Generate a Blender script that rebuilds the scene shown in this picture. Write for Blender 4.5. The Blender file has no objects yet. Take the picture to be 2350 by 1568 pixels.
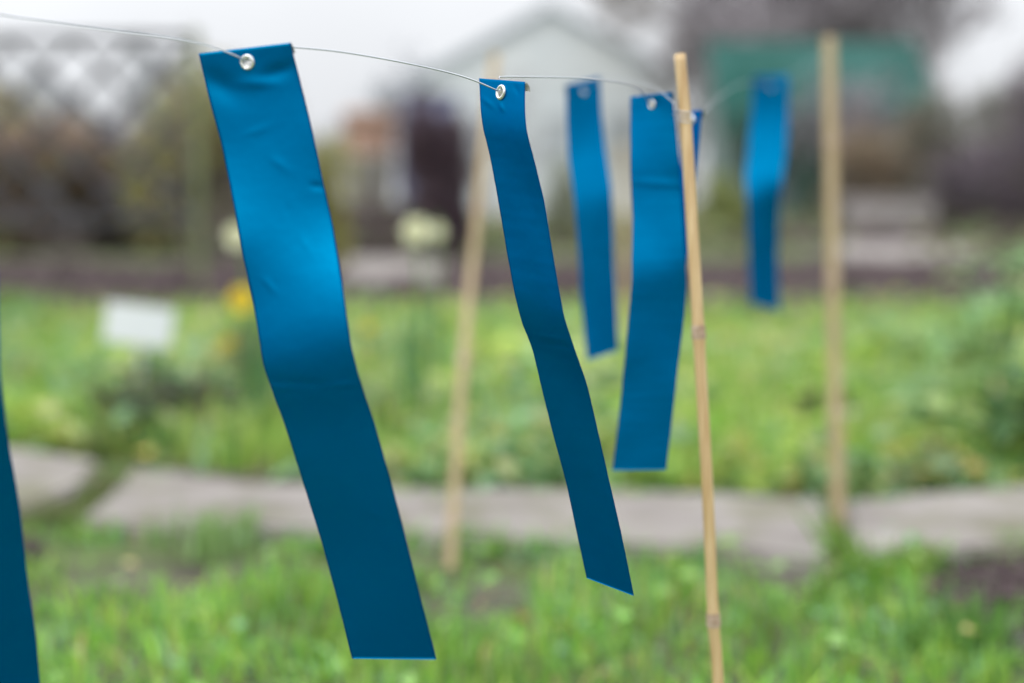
import bpy, bmesh, math, random
import numpy as np
from mathutils import Vector, Matrix, noise

random.seed(7)
rng = np.random.default_rng(11)
S = bpy.context.scene
COL = S.collection

# ------------------------------------------------------------------ camera
CAM_H = 0.65
KH = CAM_H / 0.48
PITCH = math.radians(5.81)
F = 3264.0          # focal length in units of a 2350 px wide picture
cam_d = bpy.data.cameras.new("camera")
cam_d.sensor_width = 36.0
cam_d.lens = 50.0
cam_d.clip_start = 0.05
cam_d.clip_end = 2000
cam_d.dof.use_dof = True
cam_d.dof.focus_distance = 0.995
cam_d.dof.aperture_fstop = 2.05
cam_d.dof.aperture_blades = 0
cam = bpy.data.objects.new("camera", cam_d)
COL.objects.link(cam)
cam.location = (0, 0, CAM_H)
cam.rotation_euler = (math.pi / 2 - PITCH, 0, 0)
S.camera = cam

# ------------------------------------------------------------------ world: overcast sky
W = bpy.data.worlds.new("World")
S.world = W
W.use_nodes = True
nt = W.node_tree
nt.nodes.clear()
out = nt.nodes.new("ShaderNodeOutputWorld")
bg = nt.nodes.new("ShaderNodeBackground")
sky = nt.nodes.new("ShaderNodeTexSky")
sky.sky_type = 'NISHITA'
sky.sun_disc = False
SUN_EL, SUN_AZ = math.radians(52), math.radians(215)
sky.sun_elevation = SUN_EL
sky.sun_rotation = SUN_AZ
hs = nt.nodes.new("ShaderNodeHueSaturation")
hs.inputs["Saturation"].default_value = 0.15
nt.links.new(sky.outputs[0], hs.inputs["Color"])
# cloud layer: even grey white, brighter overhead (overcast luminance), faint cloud mottling
tc = nt.nodes.new("ShaderNodeTexCoord")
sep = nt.nodes.new("ShaderNodeSeparateXYZ")
nt.links.new(tc.outputs["Generated"], sep.inputs[0])
ramp = nt.nodes.new("ShaderNodeMapRange")
ramp.inputs["From Min"].default_value = 0.0
ramp.inputs["From Max"].default_value = 0.9
ramp.inputs["To Min"].default_value = 8.0
ramp.inputs["To Max"].default_value = 25.0
nt.links.new(sep.outputs["Z"], ramp.inputs["Value"])
ns = nt.nodes.new("ShaderNodeTexNoise")
ns.inputs["Scale"].default_value = 2.6
ns.inputs["Detail"].default_value = 4
nt.links.new(tc.outputs["Generated"], ns.inputs["Vector"])
mr = nt.nodes.new("ShaderNodeMapRange")
mr.inputs["To Min"].default_value = 0.80
mr.inputs["To Max"].default_value = 1.12
nt.links.new(ns.outputs["Fac"], mr.inputs["Value"])
mul = nt.nodes.new("ShaderNodeMath"); mul.operation = 'MULTIPLY'
nt.links.new(ramp.outputs[0], mul.inputs[0]); nt.links.new(mr.outputs[0], mul.inputs[1])
vm = nt.nodes.new("ShaderNodeVectorMath"); vm.operation = 'SCALE'
vm.inputs[0].default_value = (0.965, 0.99, 1.03)
nt.links.new(mul.outputs[0], vm.inputs["Scale"])
mx = nt.nodes.new("ShaderNodeMix"); mx.data_type = 'RGBA'
mx.inputs["Factor"].default_value = 0.92
nt.links.new(hs.outputs[0], mx.inputs[6]); nt.links.new(vm.outputs[0], mx.inputs[7])
nt.links.new(mx.outputs[2], bg.inputs["Color"])
bg.inputs["Strength"].default_value = 0.1
nt.links.new(bg.outputs[0], out.inputs["Surface"])

sun_d = bpy.data.lights.new("sun", 'SUN')
sun_d.energy = 1.0
sun_d.angle = math.radians(25)
sun_d.color = (1.0, 0.965, 0.91)
sun = bpy.data.objects.new("sun", sun_d)
COL.objects.link(sun)
sdir = Vector((math.sin(SUN_AZ) * math.cos(SUN_EL), math.cos(SUN_AZ) * math.cos(SUN_EL), math.sin(SUN_EL)))
sun.rotation_euler = sdir.to_track_quat('Z', 'Y').to_euler()

S.view_settings.view_transform = 'Standard'
S.view_settings.look = 'None'
S.view_settings.exposure = 0.0
S.view_settings.gamma = 1.0
S.cycles.max_bounces = 6
S.cycles.diffuse_bounces = 3
S.cycles.glossy_bounces = 3
S.cycles.transparent_max_bounces = 6
S.cycles.use_denoising = True

# ------------------------------------------------------------------ helpers
cp, sp = math.cos(PITCH), math.sin(PITCH)

EYE_H = 0.48          # the garden is laid out in units where the eye is 0.48 up, then scaled by KH
def at(u, v, d):
    """point on the ray of picture position (u, v of 2350x1568) at view depth d"""
    x = (u - 1175) / F * d
    y = -(v - 784) / F * d
    return Vector((x, d * cp + y * sp, EYE_H - d * sp + y * cp))

def rm(d):
    """view depth of the hanging things, in metres"""
    return d if d >= 2.0 else 1 / (1 / 0.995 - 1.43 * (1 / 0.995 - 1 / d))

def atm(u, v, d):
    return at(u, v, rm(d))

def ground_at(u, v, z=0.0):
    a, b = at(u, v, 1.0), at(u, v, 2.0)
    k = (z - a.z) / (b.z - a.z)
    return a + (b - a) * k

def tag(o, label=None, cat=None, group=None, kind=None):
    if label: o["label"] = label
    if cat: o["category"] = cat
    if group: o["group"] = group
    if kind: o["kind"] = kind
    return o

def empty(name, loc, label, cat, group=None):
    o = bpy.data.objects.new(name, None)
    o.empty_display_size = 0.05
    COL.objects.link(o)
    o.location = loc
    o["_loc"] = 0
    del o["_loc"]
    return tag(o, label, cat, group)

def link(name, me, mats, parent=None, smooth=True):
    o = bpy.data.objects.new(name, me)
    COL.objects.link(o)
    if not isinstance(mats, (list, tuple)): mats = [mats]
    for m in mats: me.materials.append(m)
    if smooth:
        me.polygons.foreach_set("use_smooth", [True] * len(me.polygons))
    if parent is not None:
        o.parent = parent
        # vertices are given in world space: undo the parents' offsets
        off = Vector((0, 0, 0)); p = parent
        while p is not None:
            off += p.location; p = p.parent
        o.location = -off
    return o

def np_mesh(name, verts, loops, totals, cols=None, matidx=None):
    me = bpy.data.meshes.new(name)
    verts = np.asarray(verts, dtype=np.float32).reshape(-1, 3)
    loops = np.asarray(loops, dtype=np.int32).ravel()
    totals = np.asarray(totals, dtype=np.int32).ravel()
    me.vertices.add(len(verts)); me.vertices.foreach_set("co", verts.ravel())
    me.loops.add(len(loops)); me.loops.foreach_set("vertex_index", loops)
    me.polygons.add(len(totals))
    starts = np.concatenate(([0], np.cumsum(totals)[:-1])).astype(np.int32)
    me.polygons.foreach_set("loop_start", starts)
    me.polygons.foreach_set("loop_total", totals)
    if matidx is not None: me.polygons.foreach_set("material_index", np.asarray(matidx, dtype=np.int32))
    me.update(calc_edges=True)
    if cols is not None:
        a = me.color_attributes.new("tint", 'FLOAT_COLOR', 'POINT')
        c = np.ones((len(verts), 4), dtype=np.float32); c[:, :3] = cols
        a.data.foreach_set("color", c.ravel())
    return me

def bm_obj(name, bm, mat, parent=None, smooth=False):
    me = bpy.data.meshes.new(name); bm.normal_update(); bm.to_mesh(me); bm.free()
    return link(name, me, mat, parent, smooth)

def box(bm, c, s, rz=0.0, bev=0.0, tilt=None):
    M = Matrix.Translation(c) @ Matrix.Rotation(rz, 4, 'Z')
    if tilt is not None: M = M @ tilt
    r = bmesh.ops.create_cube(bm, size=1.0, matrix=M @ Matrix.Diagonal((s[0], s[1], s[2], 1)))
    if bev > 0:
        es = list({e for v in r['verts'] for e in v.link_edges})
        bmesh.ops.bevel(bm, geom=es, offset=bev, segments=2, affect='EDGES', profile=0.6)

def tube_np(paths, radii, n=6, cap=False):
    """paths: list of (k,3) arrays, radii: list of (k,) -> verts, loops, totals"""
    V, L, T = [], [], []; base = 0
    ang = np.linspace(0, 2 * np.pi, n, endpoint=False)
    for P, R in zip(paths, radii):
        P = np.asarray(P, float); R = np.asarray(R, float); k = len(P)
        t = np.gradient(P, axis=0); t /= np.linalg.norm(t, axis=1)[:, None] + 1e-12
        ref = np.array([0.13, 0.31, 0.94]) if abs(t[0][2]) < 0.9 else np.array([0.94, 0.31, 0.13])
        a = np.cross(t, ref); a /= np.linalg.norm(a, axis=1)[:, None] + 1e-12
        b = np.cross(t, a)
        ring = P[:, None, :] + R[:, None, None] * (np.cos(ang)[None, :, None] * a[:, None, :] + np.sin(ang)[None, :, None] * b[:, None, :])
        V.append(ring.reshape(-1, 3))
        i = np.arange(k - 1)[:, None] * n; j = np.arange(n)[None, :]; j2 = (j + 1) % n
        q = np.stack([i + j, i + j2, i + n + j2, i + n + j], -1).reshape(-1, 4) + base
        L.append(q.ravel()); T.append(np.full(len(q), 4))
        if cap:
            L.append(np.arange(n)[::-1] + base); T.append([n])
            L.append(np.arange(n) + base + (k - 1) * n); T.append([n])
        base += k * n
    return np.concatenate(V), np.concatenate(L), np.concatenate(T)

def spline(pts, per=10):
    P = [Vector(p) for p in pts]
    P = [P[0] * 2 - P[1]] + P + [P[-1] * 2 - P[-2]]
    o = []
    for i in range(1, len(P) - 2):
        for k in range(per):
            t = k / per
            a, b, c, d = P[i - 1], P[i], P[i + 1], P[i + 2]
            o.append(0.5 * ((2 * b) + (c - a) * t + (2 * a - 5 * b + 4 * c - d) * t * t + (3 * b - a - 3 * c + d) * t ** 3))
    o.append(P[-2])
    return np.array([list(p) for p in o])

# ------------------------------------------------------------------ materials
def mat(name, base=(0.5, 0.5, 0.5), rough=0.6, metal=0.0, spec=0.4, var=None, scale=8.0, bump=0.0, bscale=60.0, stretch=None, detail=5):
    m = bpy.data.materials.new(name); m.use_nodes = True
    t = m.node_tree; b = t.nodes["Principled BSDF"]
    b.inputs["Base Color"].default_value = (*base, 1)
    b.inputs["Roughness"].default_value = rough
    b.inputs["Metallic"].default_value = metal
    b.inputs["Specular IOR Level"].default_value = spec
    co = t.nodes.new("ShaderNodeTexCoord"); vec = co.outputs["Object"]
    if stretch:
        mp = t.nodes.new("ShaderNodeMapping"); mp.inputs["Scale"].default_value = stretch
        t.links.new(vec, mp.inputs["Vector"]); vec = mp.outputs[0]
    if var is not None:
        n = t.nodes.new("ShaderNodeTexNoise"); n.inputs["Scale"].default_value = scale; n.inputs["Detail"].default_value = detail
        r = t.nodes.new("ShaderNodeValToRGB")
        r.color_ramp.elements[0].position = 0.32; r.color_ramp.elements[1].position = 0.68
        r.color_ramp.elements[0].color = (*base, 1); r.color_ramp.elements[1].color = (*var, 1)
        t.links.new(vec, n.inputs["Vector"]); t.links.new(n.outputs["Fac"], r.inputs[0]); t.links.new(r.outputs[0], b.inputs["Base Color"])
    if bump > 0:
        n2 = t.nodes.new("ShaderNodeTexNoise"); n2.inputs["Scale"].default_value = bscale; n2.inputs["Detail"].default_value = 6
        bp = t.nodes.new("ShaderNodeBump"); bp.inputs["Strength"].default_value = bump; bp.inputs["Distance"].default_value = 0.01
        t.links.new(vec, n2.inputs["Vector"]); t.links.new(n2.outputs["Fac"], bp.inputs["Height"]); t.links.new(bp.outputs[0], b.inputs["Normal"])
    return m

def leaf_mat(name, rough=0.5, trans=0.35, gain=1.0):
    m = bpy.data.materials.new(name); m.use_nodes = True
    t = m.node_tree; b = t.nodes["Principled BSDF"]; o = t.nodes["Material Output"]
    a = t.nodes.new("ShaderNodeAttribute"); a.attribute_name = "tint"
    n = t.nodes.new("ShaderNodeTexNoise"); n.inputs["Scale"].default_value = 35
    co = t.nodes.new("ShaderNodeTexCoord"); t.links.new(co.outputs["Object"], n.inputs["Vector"])
    r = t.nodes.new("ShaderNodeMapRange"); r.inputs["To Min"].default_value = 0.8 * gain; r.inputs["To Max"].default_value = 1.2 * gain
    t.links.new(n.outputs["Fac"], r.inputs["Value"])
    v = t.nodes.new("ShaderNodeVectorMath"); v.operation = 'SCALE'
    t.links.new(a.outputs["Color"], v.inputs[0]); t.links.new(r.outputs[0], v.inputs["Scale"])
    t.links.new(v.outputs[0], b.inputs["Base Color"])
    b.inputs["Roughness"].default_value = rough
    b.inputs["Specular IOR Level"].default_value = 0.35
    tr = t.nodes.new("ShaderNodeBsdfTranslucent"); t.links.new(v.outputs[0], tr.inputs["Color"])
    mxs = t.nodes.new("ShaderNodeMixShader"); mxs.inputs[0].default_value = trans
    t.links.new(b.outputs[0], mxs.inputs[1]); t.links.new(tr.outputs[0], mxs.inputs[2]); t.links.new(mxs.outputs[0], o.inputs["Surface"])
    return m

def foil_mat():
    m = bpy.data.materials.new("blue_foil"); m.use_nodes = True
    t = m.node_tree; b = t.nodes["Principled BSDF"]
    b.inputs["Metallic"].default_value = 1.0
    b.inputs["Specular IOR Level"].default_value = 0.0
    b.inputs["Specular Tint"].default_value = (0.0, 0.40, 0.85, 1)
    co = t.nodes.new("ShaderNodeTexCoord")
    n = t.nodes.new("ShaderNodeTexNoise"); n.inputs["Scale"].default_value = 9; n.inputs["Detail"].default_value = 3
    t.links.new(co.outputs["Object"], n.inputs["Vector"])
    r = t.nodes.new("ShaderNodeValToRGB")
    r.color_ramp.elements[0].position = 0.3; r.color_ramp.elements[1].position = 0.7
    r.color_ramp.elements[0].color = (0.0, 0.197, 0.340, 1); r.color_ramp.elements[1].color = (0.0, 0.218, 0.370, 1)
    t.links.new(n.outputs["Fac"], r.inputs[0]); t.links.new(r.outputs[0], b.inputs["Base Color"])
    n2 = t.nodes.new("ShaderNodeTexNoise"); n2.inputs["Scale"].default_value = 420; n2.inputs["Detail"].default_value = 4
    mr2 = t.nodes.new("ShaderNodeMapRange"); mr2.inputs["To Min"].default_value = 0.36; mr2.inputs["To Max"].default_value = 0.48
    t.links.new(co.outputs["Object"], n2.inputs["Vector"]); t.links.new(n2.outputs["Fac"], mr2.inputs["Value"]); t.links.new(mr2.outputs[0], b.inputs["Roughness"])
    n3 = t.nodes.new("ShaderNodeTexNoise"); n3.inputs["Scale"].default_value = 55; n3.inputs["Detail"].default_value = 2
    bp = t.nodes.new("ShaderNodeBump"); bp.inputs["Strength"].default_value = 0.22; bp.inputs["Distance"].default_value = 0.0014
    t.links.new(co.outputs["Object"], n3.inputs["Vector"]); t.links.new(n3.outputs["Fac"], bp.inputs["Height"]); t.links.new(bp.outputs[0], b.inputs["Normal"])
    df = t.nodes.new("ShaderNodeBsdfDiffuse"); df.inputs["Color"].default_value = (0.0, 0.028, 0.40, 1); t.links.new(bp.outputs[0], df.inputs["Normal"])
    ms = t.nodes.new("ShaderNodeMixShader"); ms.inputs[0].default_value = 0.26
    t.links.new(b.outputs[0], ms.inputs[1]); t.links.new(df.outputs[0], ms.inputs[2]); t.links.new(ms.outputs[0], t.nodes["Material Output"].inputs["Surface"])
    return m

M_FOIL = foil_mat()
M_SILVER = mat("silver_back", (0.62, 0.62, 0.60), 0.45, 0.3)
M_EYE = mat("eyelet_metal", (0.88, 0.87, 0.84), 0.25, 0.75, bump=0.05, bscale=400)
M_WIRE = mat("wire_metal", (0.55, 0.57, 0.62), 0.3, 1.0, bump=0.05, bscale=900)
M_BAMBOO = mat("bamboo", (0.50, 0.315, 0.145), 0.42, 0.0, 0.5, var=(0.68, 0.50, 0.28), scale=26, stretch=(6, 6, 0.35), bump=0.15, bscale=80)
M_NODE = mat("bamboo_node", (0.36, 0.24, 0.16), 0.7, 0.0, 0.3, var=(0.66, 0.52, 0.42), scale=90, bump=0.3, bscale=300)
M_BAMBOO_PALE = mat("weathered_bamboo", (0.40, 0.30, 0.17), 0.55, 0.0, 0.4, var=(0.50, 0.385, 0.23), scale=22, stretch=(6, 6, 0.35), bump=0.15, bscale=80)
M_LEAF = leaf_mat("leaf", 0.42, 0.36, 1.02)
M_GRASS = leaf_mat("grass_blade", 0.40, 0.22, 1.02)
M_DRY = leaf_mat("twig_bark", 0.85, 0.0)
M_PETAL = leaf_mat("petal", 0.5, 0.25)
M_BARK = mat("bark", (0.20, 0.18, 0.17), 0.9, var=(0.30, 0.27, 0.26), scale=14, stretch=(3, 3, 0.6), bump=0.7, bscale=40)  # trunks of the far trees, bark lightened in place of haze
M_SOIL = mat("soil_clod", (0.055, 0.040, 0.042), 0.95, 0, 0.2, var=(0.12, 0.09, 0.092), scale=30, bump=0.8, bscale=90)
M_STONE = mat("pale_stone", (0.205, 0.183, 0.170), 0.85, 0, 0.3, var=(0.32, 0.293, 0.275), scale=7, bump=0.5, bscale=70)
_t = M_STONE.node_tree; _b = _t.nodes["Principled BSDF"]; _src = _b.inputs["Base Color"].links[0].from_socket
_n = _t.nodes.new("ShaderNodeTexNoise"); _n.inputs["Scale"].default_value = 11; _n.inputs["Detail"].default_value = 8
_c = _t.nodes.new("ShaderNodeTexCoord"); _t.links.new(_c.outputs["Object"], _n.inputs["Vector"])
_r = _t.nodes.new("ShaderNodeMapRange"); _r.inputs["From Min"].default_value = 0.47; _r.inputs["From Max"].default_value = 0.66; _t.links.new(_n.outputs["Fac"], _r.inputs["Value"])
_m = _t.nodes.new("ShaderNodeMix"); _m.data_type = 'RGBA'; _m.inputs[7].default_value = (0.16, 0.155, 0.10, 1)
_t.links.new(_r.outputs[0], _m.inputs["Factor"]); _t.links.new(_src, _m.inputs[6]); _t.links.new(_m.outputs[2], _b.inputs["Base Color"])
M_WALL = mat("pale_render", (0.66, 0.71, 0.74), 0.85, var=(0.78, 0.81, 0.82), scale=1.2)
M_ROOF = mat("grey_roof", (0.66, 0.70, 0.74), 0.8, var=(0.72, 0.75, 0.78), scale=3, bump=0.4, bscale=20)  # wall and roof colours lightened further to stand in for distance haze
M_TRIM = mat("grey_trim", (0.36, 0.41, 0.45), 0.7)
M_GLASS = mat("dark_pane", (0.10, 0.12, 0.14), 0.08, 0, 0.8)
M_TEAL = mat("teal_paint", (0.012, 0.075, 0.060), 0.95, 0, 0.15, var=(0.05, 0.135, 0.12), scale=1.8, bump=0.2, bscale=30)
M_DGREEN = mat("dark_green_paint", (0.035, 0.10, 0.065), 0.6, var=(0.06, 0.13, 0.09), scale=5)
M_GREYWOOD = mat("grey_green_board", (0.17, 0.23, 0.22), 0.8, var=(0.24, 0.29, 0.28), scale=6, stretch=(4, 4, 0.6), bump=0.3)
M_PLANK = mat("weathered_plank", (0.30, 0.27, 0.265), 0.85, var=(0.42, 0.39, 0.38), scale=9, stretch=(0.5, 4, 4), bump=0.4)
M_LATTICE = mat("lattice_wood", (0.05, 0.05, 0.06), 0.8, var=(0.09, 0.09, 0.10), scale=12, bump=0.4)
M_POST = mat("mossy_post", (0.13, 0.15, 0.08), 0.85, var=(0.21, 0.24, 0.12), scale=12, bump=0.5)
M_WHITE = mat("white_plastic", (0.60, 0.63, 0.65), 0.5, var=(0.65, 0.675, 0.69), scale=5)
M_CREAMP = mat("offwhite_enamel", (0.60, 0.58, 0.54), 0.5, var=(0.68, 0.66, 0.62), scale=8)
M_TERRA = mat("terracotta", (0.42, 0.25, 0.18), 0.85, var=(0.50, 0.34, 0.27), scale=14, bump=0.2)
M_BARREL = mat("blue_violet_plastic", (0.13, 0.145, 0.24), 0.5, var=(0.17, 0.18, 0.28), scale=4)
M_DARKWOOD = mat("dark_wood", (0.07, 0.055, 0.055), 0.85, var=(0.12, 0.095, 0.09), scale=10, stretch=(1, 1, 4), bump=0.4)
M_PENCIL = mat("label_pencil", (0.30, 0.32, 0.36), 0.7)

# ground: soil with damp and mossy patches
def ground_mat():
    m = bpy.data.materials.new("garden_soil"); m.use_nodes = True
    t = m.node_tree; b = t.nodes["Principled BSDF"]; b.inputs["Roughness"].default_value = 0.95
    b.inputs["Specular IOR Level"].default_value = 0.2
    co = t.nodes.new("ShaderNodeTexCoord")
    def nz(scale, det, c0, c1, p0=0.35, p1=0.65):
        n = t.nodes.new("ShaderNodeTexNoise"); n.inputs["Scale"].default_value = scale; n.inputs["Detail"].default_value = det
        r = t.nodes.new("ShaderNodeValToRGB"); r.color_ramp.elements[0].position = p0; r.color_ramp.elements[1].position = p1
        r.color_ramp.elements[0].color = (*c0, 1); r.color_ramp.elements[1].color = (*c1, 1)
        t.links.new(co.outputs["Object"], n.inputs["Vector"]); t.links.new(n.outputs["Fac"], r.inputs[0]); return r
    soil = nz(9, 8, (0.07, 0.056, 0.052), (0.14, 0.115, 0.11))
    green = nz(5, 6, (0.07, 0.11, 0.035), (0.13, 0.17, 0.06))
    msk = nz(1.3, 5, (0, 0, 0), (1, 1, 1), 0.40, 0.56)
    mxx = t.nodes.new("ShaderNodeMix"); mxx.data_type = 'RGBA'
    t.links.new(msk.outputs[0], mxx.inputs["Factor"]); t.links.new(soil.outputs[0], mxx.inputs[6]); t.links.new(green.outputs[0], mxx.inputs[7])
    # the far ground is rough pasture
    spx = t.nodes.new("ShaderNodeSeparateXYZ"); t.links.new(co.outputs["Object"], spx.inputs[0])
    t.links.new(mxx.outputs[2], b.inputs["Base Color"])
    n2 = t.nodes.new("ShaderNodeTexNoise"); n2.inputs["Scale"].default_value = 30; n2.inputs["Detail"].default_value = 8
    bp = t.nodes.new("ShaderNodeBump"); bp.inputs["Strength"].default_value = 0.8; bp.inputs["Distance"].default_value = 0.02
    t.links.new(co.outputs["Object"], n2.inputs["Vector"]); t.links.new(n2.outputs["Fac"], bp.inputs["Height"]); t.links.new(bp.outputs[0], b.inputs["Normal"])
    return m
M_GROUND = ground_mat()

# ------------------------------------------------------------------ ground
def grid_coords(lo, hi, near, n):
    t = np.linspace(-1, 1, n)
    c = (lo + hi) / 2
    return np.sign(t) * np.abs(t) ** near * (hi - lo) / 2 + c

def gheight(x, y):
    return 0.006 * np.sin(x * 7.1 + 1.3) * np.cos(y * 6.3) + 0.004 * np.sin(x * 17 + y * 11) - 0.004

gx = grid_coords(-220, 220, 3.6, 160); gy = grid_coords(-230, 230, 3.6, 220) + 6
X, Y = np.meshgrid(gx, gy); Z = gheight(X, Y) * (np.hypot(X, Y) < 25)
nx, ny = len(gx), len(gy)
i = (np.arange(ny - 1)[:, None] * nx + np.arange(nx - 1)[None, :])
q = np.stack([i, i + 1, i + nx + 1, i + nx], -1).reshape(-1, 4)
g = link("ground", np_mesh("ground", np.stack([X, Y, Z], -1).reshape(-1, 3), q, np.full(len(q), 4)), M_GROUND)
tag(g, kind="structure")

def patch(name, outline, m, z0, th, kind="structure", seg=0.12, parent=None):
    """a slab with an irregular outline, its top and sides bevelled and slightly uneven"""
    bm = bmesh.new()
    pts = []
    for a, b in zip(outline, outline[1:] + outline[:1]):
        a, b = Vector((a[0], a[1])), Vector((b[0], b[1])); k = max(1, int((b - a).length / seg))
        for j in range(k):
            p = a.lerp(b, j / k)
            nn = noise.noise(Vector((p.x * 9, p.y * 9, z0 * 50 + len(outline)))) * 0.012
            pts.append((p.x + nn, p.y + nn))
    vs = [bm.verts.new((x, y, z0)) for x, y in pts]
    f = bm.faces.new(vs)
    r = bmesh.ops.extrude_face_region(bm, geom=[f])
    top = [v for v in r['geom'] if isinstance(v, bmesh.types.BMVert)]
    for v in top: v.co.z = z0 + th
    bm.normal_update()
    es = [e for e in bm.edges if all(v in top for v in e.verts)]
    bmesh.ops.bevel(bm, geom=es, offset=min(0.008, th * 0.4), segments=3, affect='EDGES')
    bmesh.ops.recalc_face_normals(bm, faces=bm.faces)
    return bm_obj(name, bm, m, parent)

def pxo(lst, z=0.0):
    return [(p.x, p.y) for p in (ground_at(u, v, z) for u, v in lst)]

# paving slabs of the near path (edges read off the picture)
s1 = patch("paving_slab", pxo([(-400, 1055), (40, 1058), (232, 1090), (205, 1135), (90, 1192), (-420, 1215)]), M_STONE, -0.02, 0.045)
tag(s1, "short pale stone slab left of the grassy gap in the garden path", "paving slab", "pale paving slabs across the grass")
s2 = patch("paving_slab", pxo([(308, 1106), (430, 1118), (560, 1140), (900, 1152), (1400, 1158), (1890, 1180), (1905, 1330), (1700, 1300), (1300, 1285), (900, 1265), (560, 1245), (330, 1238), (190, 1226), (235, 1176)]), M_STONE, -0.02, 0.045)
tag(s2, "longest pale stone slab, running behind the hanging blue strips", "paving slab", "pale paving slabs across the grass")
s3 = patch("paving_slab", pxo([(1935, 1185), (2360, 1148), (2800, 1130), (2820, 1280), (2330, 1290), (2080, 1310), (1950, 1320)]), M_STONE, -0.02, 0.045)
tag(s3, "pale stone slab right of the tall grass tuft, beside dark soil", "paving slab", "pale paving slabs across the grass")

M_GRAVEL = mat("pale_gravel", (0.24, 0.215, 0.20), 0.9, var=(0.33, 0.30, 0.28), scale=0.9, bump=0.6, bscale=90)
tag(patch("far_path", pxo([(740, 582), (900, 578), (1030, 590), (1010, 645), (880, 664), (740, 655)]), M_GRAVEL, -0.03, 0.04, seg=0.4), kind="structure")
tag(patch("far_path", pxo([(1925, 548), (2080, 536), (2240, 540), (2290, 562), (2230, 590), (2060, 598), (1930, 590)]), M_GRAVEL, -0.03, 0.04, seg=0.4), kind="structure")

# ------------------------------------------------------------------ grass, weeds, leaves
def blades(pts, h, w, cols, lean=0.5, heading=None):
    n = len(pts)
    a = rng.uniform(0, 2 * np.pi, n)
    side = np.stack([np.cos(a), np.sin(a), np.zeros(n)], 1)
    la = rng.uniform(0, 2 * np.pi, n); lm = np.abs(rng.normal(0, lean, n))
    ld = np.stack([np.cos(la), np.sin(la), np.zeros(n)], 1)
    up = np.array([0, 0, 1.0])
    p0 = pts
    p1 = pts + (up * (h * 0.55)[:, None]) + ld * (h * lm * 0.25)[:, None]
    p2 = pts + (up * (h * np.clip(1 - 0.35 * lm, .25, 1))[:, None]) + ld * (h * lm * 0.8)[:, None]
    hw = (w / 2)[:, None] * side
    V = np.stack([p0 - hw, p0 + hw, p1 + hw * 0.9, p1 - hw * 0.9, p2], 1).reshape(-1, 3)
    b = (np.arange(n) * 5)[:, None]
    L = np.concatenate([b + np.array([0, 1, 2, 3]), b + np.array([3, 2, 4])], 1).ravel()
    T = np.tile([4, 3], n)
    C = np.repeat(cols, 5, axis=0)
    return V, L, T, C

def leaves(pts, size, cols, tilt=0.7, aspect=0.55, nrm=None):
    n = len(pts)
    a = rng.uniform(0, 2 * np.pi, n)
    e = rng.normal(0, tilt, n)
    d = np.stack([np.cos(a) * np.cos(e), np.sin(a) * np.cos(e), np.sin(e)], 1)
    up = np.array([0, 0, 1.0]); s = np.cross(d, up); s /= np.linalg.norm(s, axis=1)[:, None] + 1e-9
    rr = rng.normal(0, 0.6, n); nn = np.cross(s, d)
    s = s * np.cos(rr)[:, None] + nn * np.sin(rr)[:, None]; nn = np.cross(s, d)
    L_ = size[:, None]
    A = pts; B = pts + d * L_ * 0.45 + s * L_ * aspect / 2 + nn * L_ * 0.08
    Cc = pts + d * L_ - nn * L_ * 0.12; D = pts + d * L_ * 0.45 - s * L_ * aspect / 2 + nn * L_ * 0.08
    V = np.stack([A, B, Cc, D], 1).reshape(-1, 3)
    b = (np.arange(n) * 4)[:, None]
    L = np.concatenate([b + np.array([0, 1, 2]), b + np.array([0, 2, 3])], 1).ravel()
    return V, L, np.tile([3, 3], n), np.repeat(cols, 4, axis=0)

def merge(parts):
    V, L, T, C = [], [], [], []; o = 0
    for v, l, t, c in parts:
        V.append(v); L.append(np.asarray(l) + o); T.append(t); C.append(c); o += len(v)
    return np.concatenate(V), np.concatenate(L), np.concatenate(T), np.concatenate(C)

def palette(n, cs, wts, jit=0.15):
    cs = np.array(cs); k = rng.choice(len(cs), n, p=np.array(wts) / sum(wts))
    return np.clip(cs[k] * rng.uniform(1 - jit, 1 + jit, (n, 1)) * rng.uniform(0.94, 1.06, (n, 3)), 0.002, 0.95)

def vnoise(x, y, s, seed=0.0):
    x = x * s + seed; y = y * s - seed * 1.7
    r = 0; amp = 1; tot = 0
    r2 = np.random.default_rng(int(seed * 100) + 5).integers(0, 1000, (64, 64)) / 1000.0
    for o in range(3):
        xi = np.floor(x).astype(int); yi = np.floor(y).astype(int); fx = x - xi; fy = y - yi
        fx = fx * fx * (3 - 2 * fx); fy = fy * fy * (3 - 2 * fy)
        g = lambda a, b: r2[a % 64, b % 64]
        r = r + amp * ((g(xi, yi) * (1 - fx) + g(xi + 1, yi) * fx) * (1 - fy) + (g(xi, yi + 1) * (1 - fx) + g(xi + 1, yi + 1) * fx) * fy)
        tot += amp; amp *= 0.5; x = x * 2.1 + 7; y = y * 2.1 + 3
    return r / tot

G_FRESH = [(0.23, 0.46, 0.07), (0.15, 0.37, 0.05), (0.34, 0.54, 0.11), (0.20, 0.42, 0.19), (0.50, 0.44, 0.20), (0.33, 0.26, 0.16)]

# --- foreground lawn grass
def in_fg_soil(x, y):
    return ((x > 0.44 + 0.16 * vnoise(x, y, 7, 5.1)) & (y > 1.38) & (y < 1.95)) | ((x < -0.52) & (x > -1.2) & (y > 1.76) & (y < 1.9) & (vnoise(x, y, 9, 2.2) > 0.56))

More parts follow.
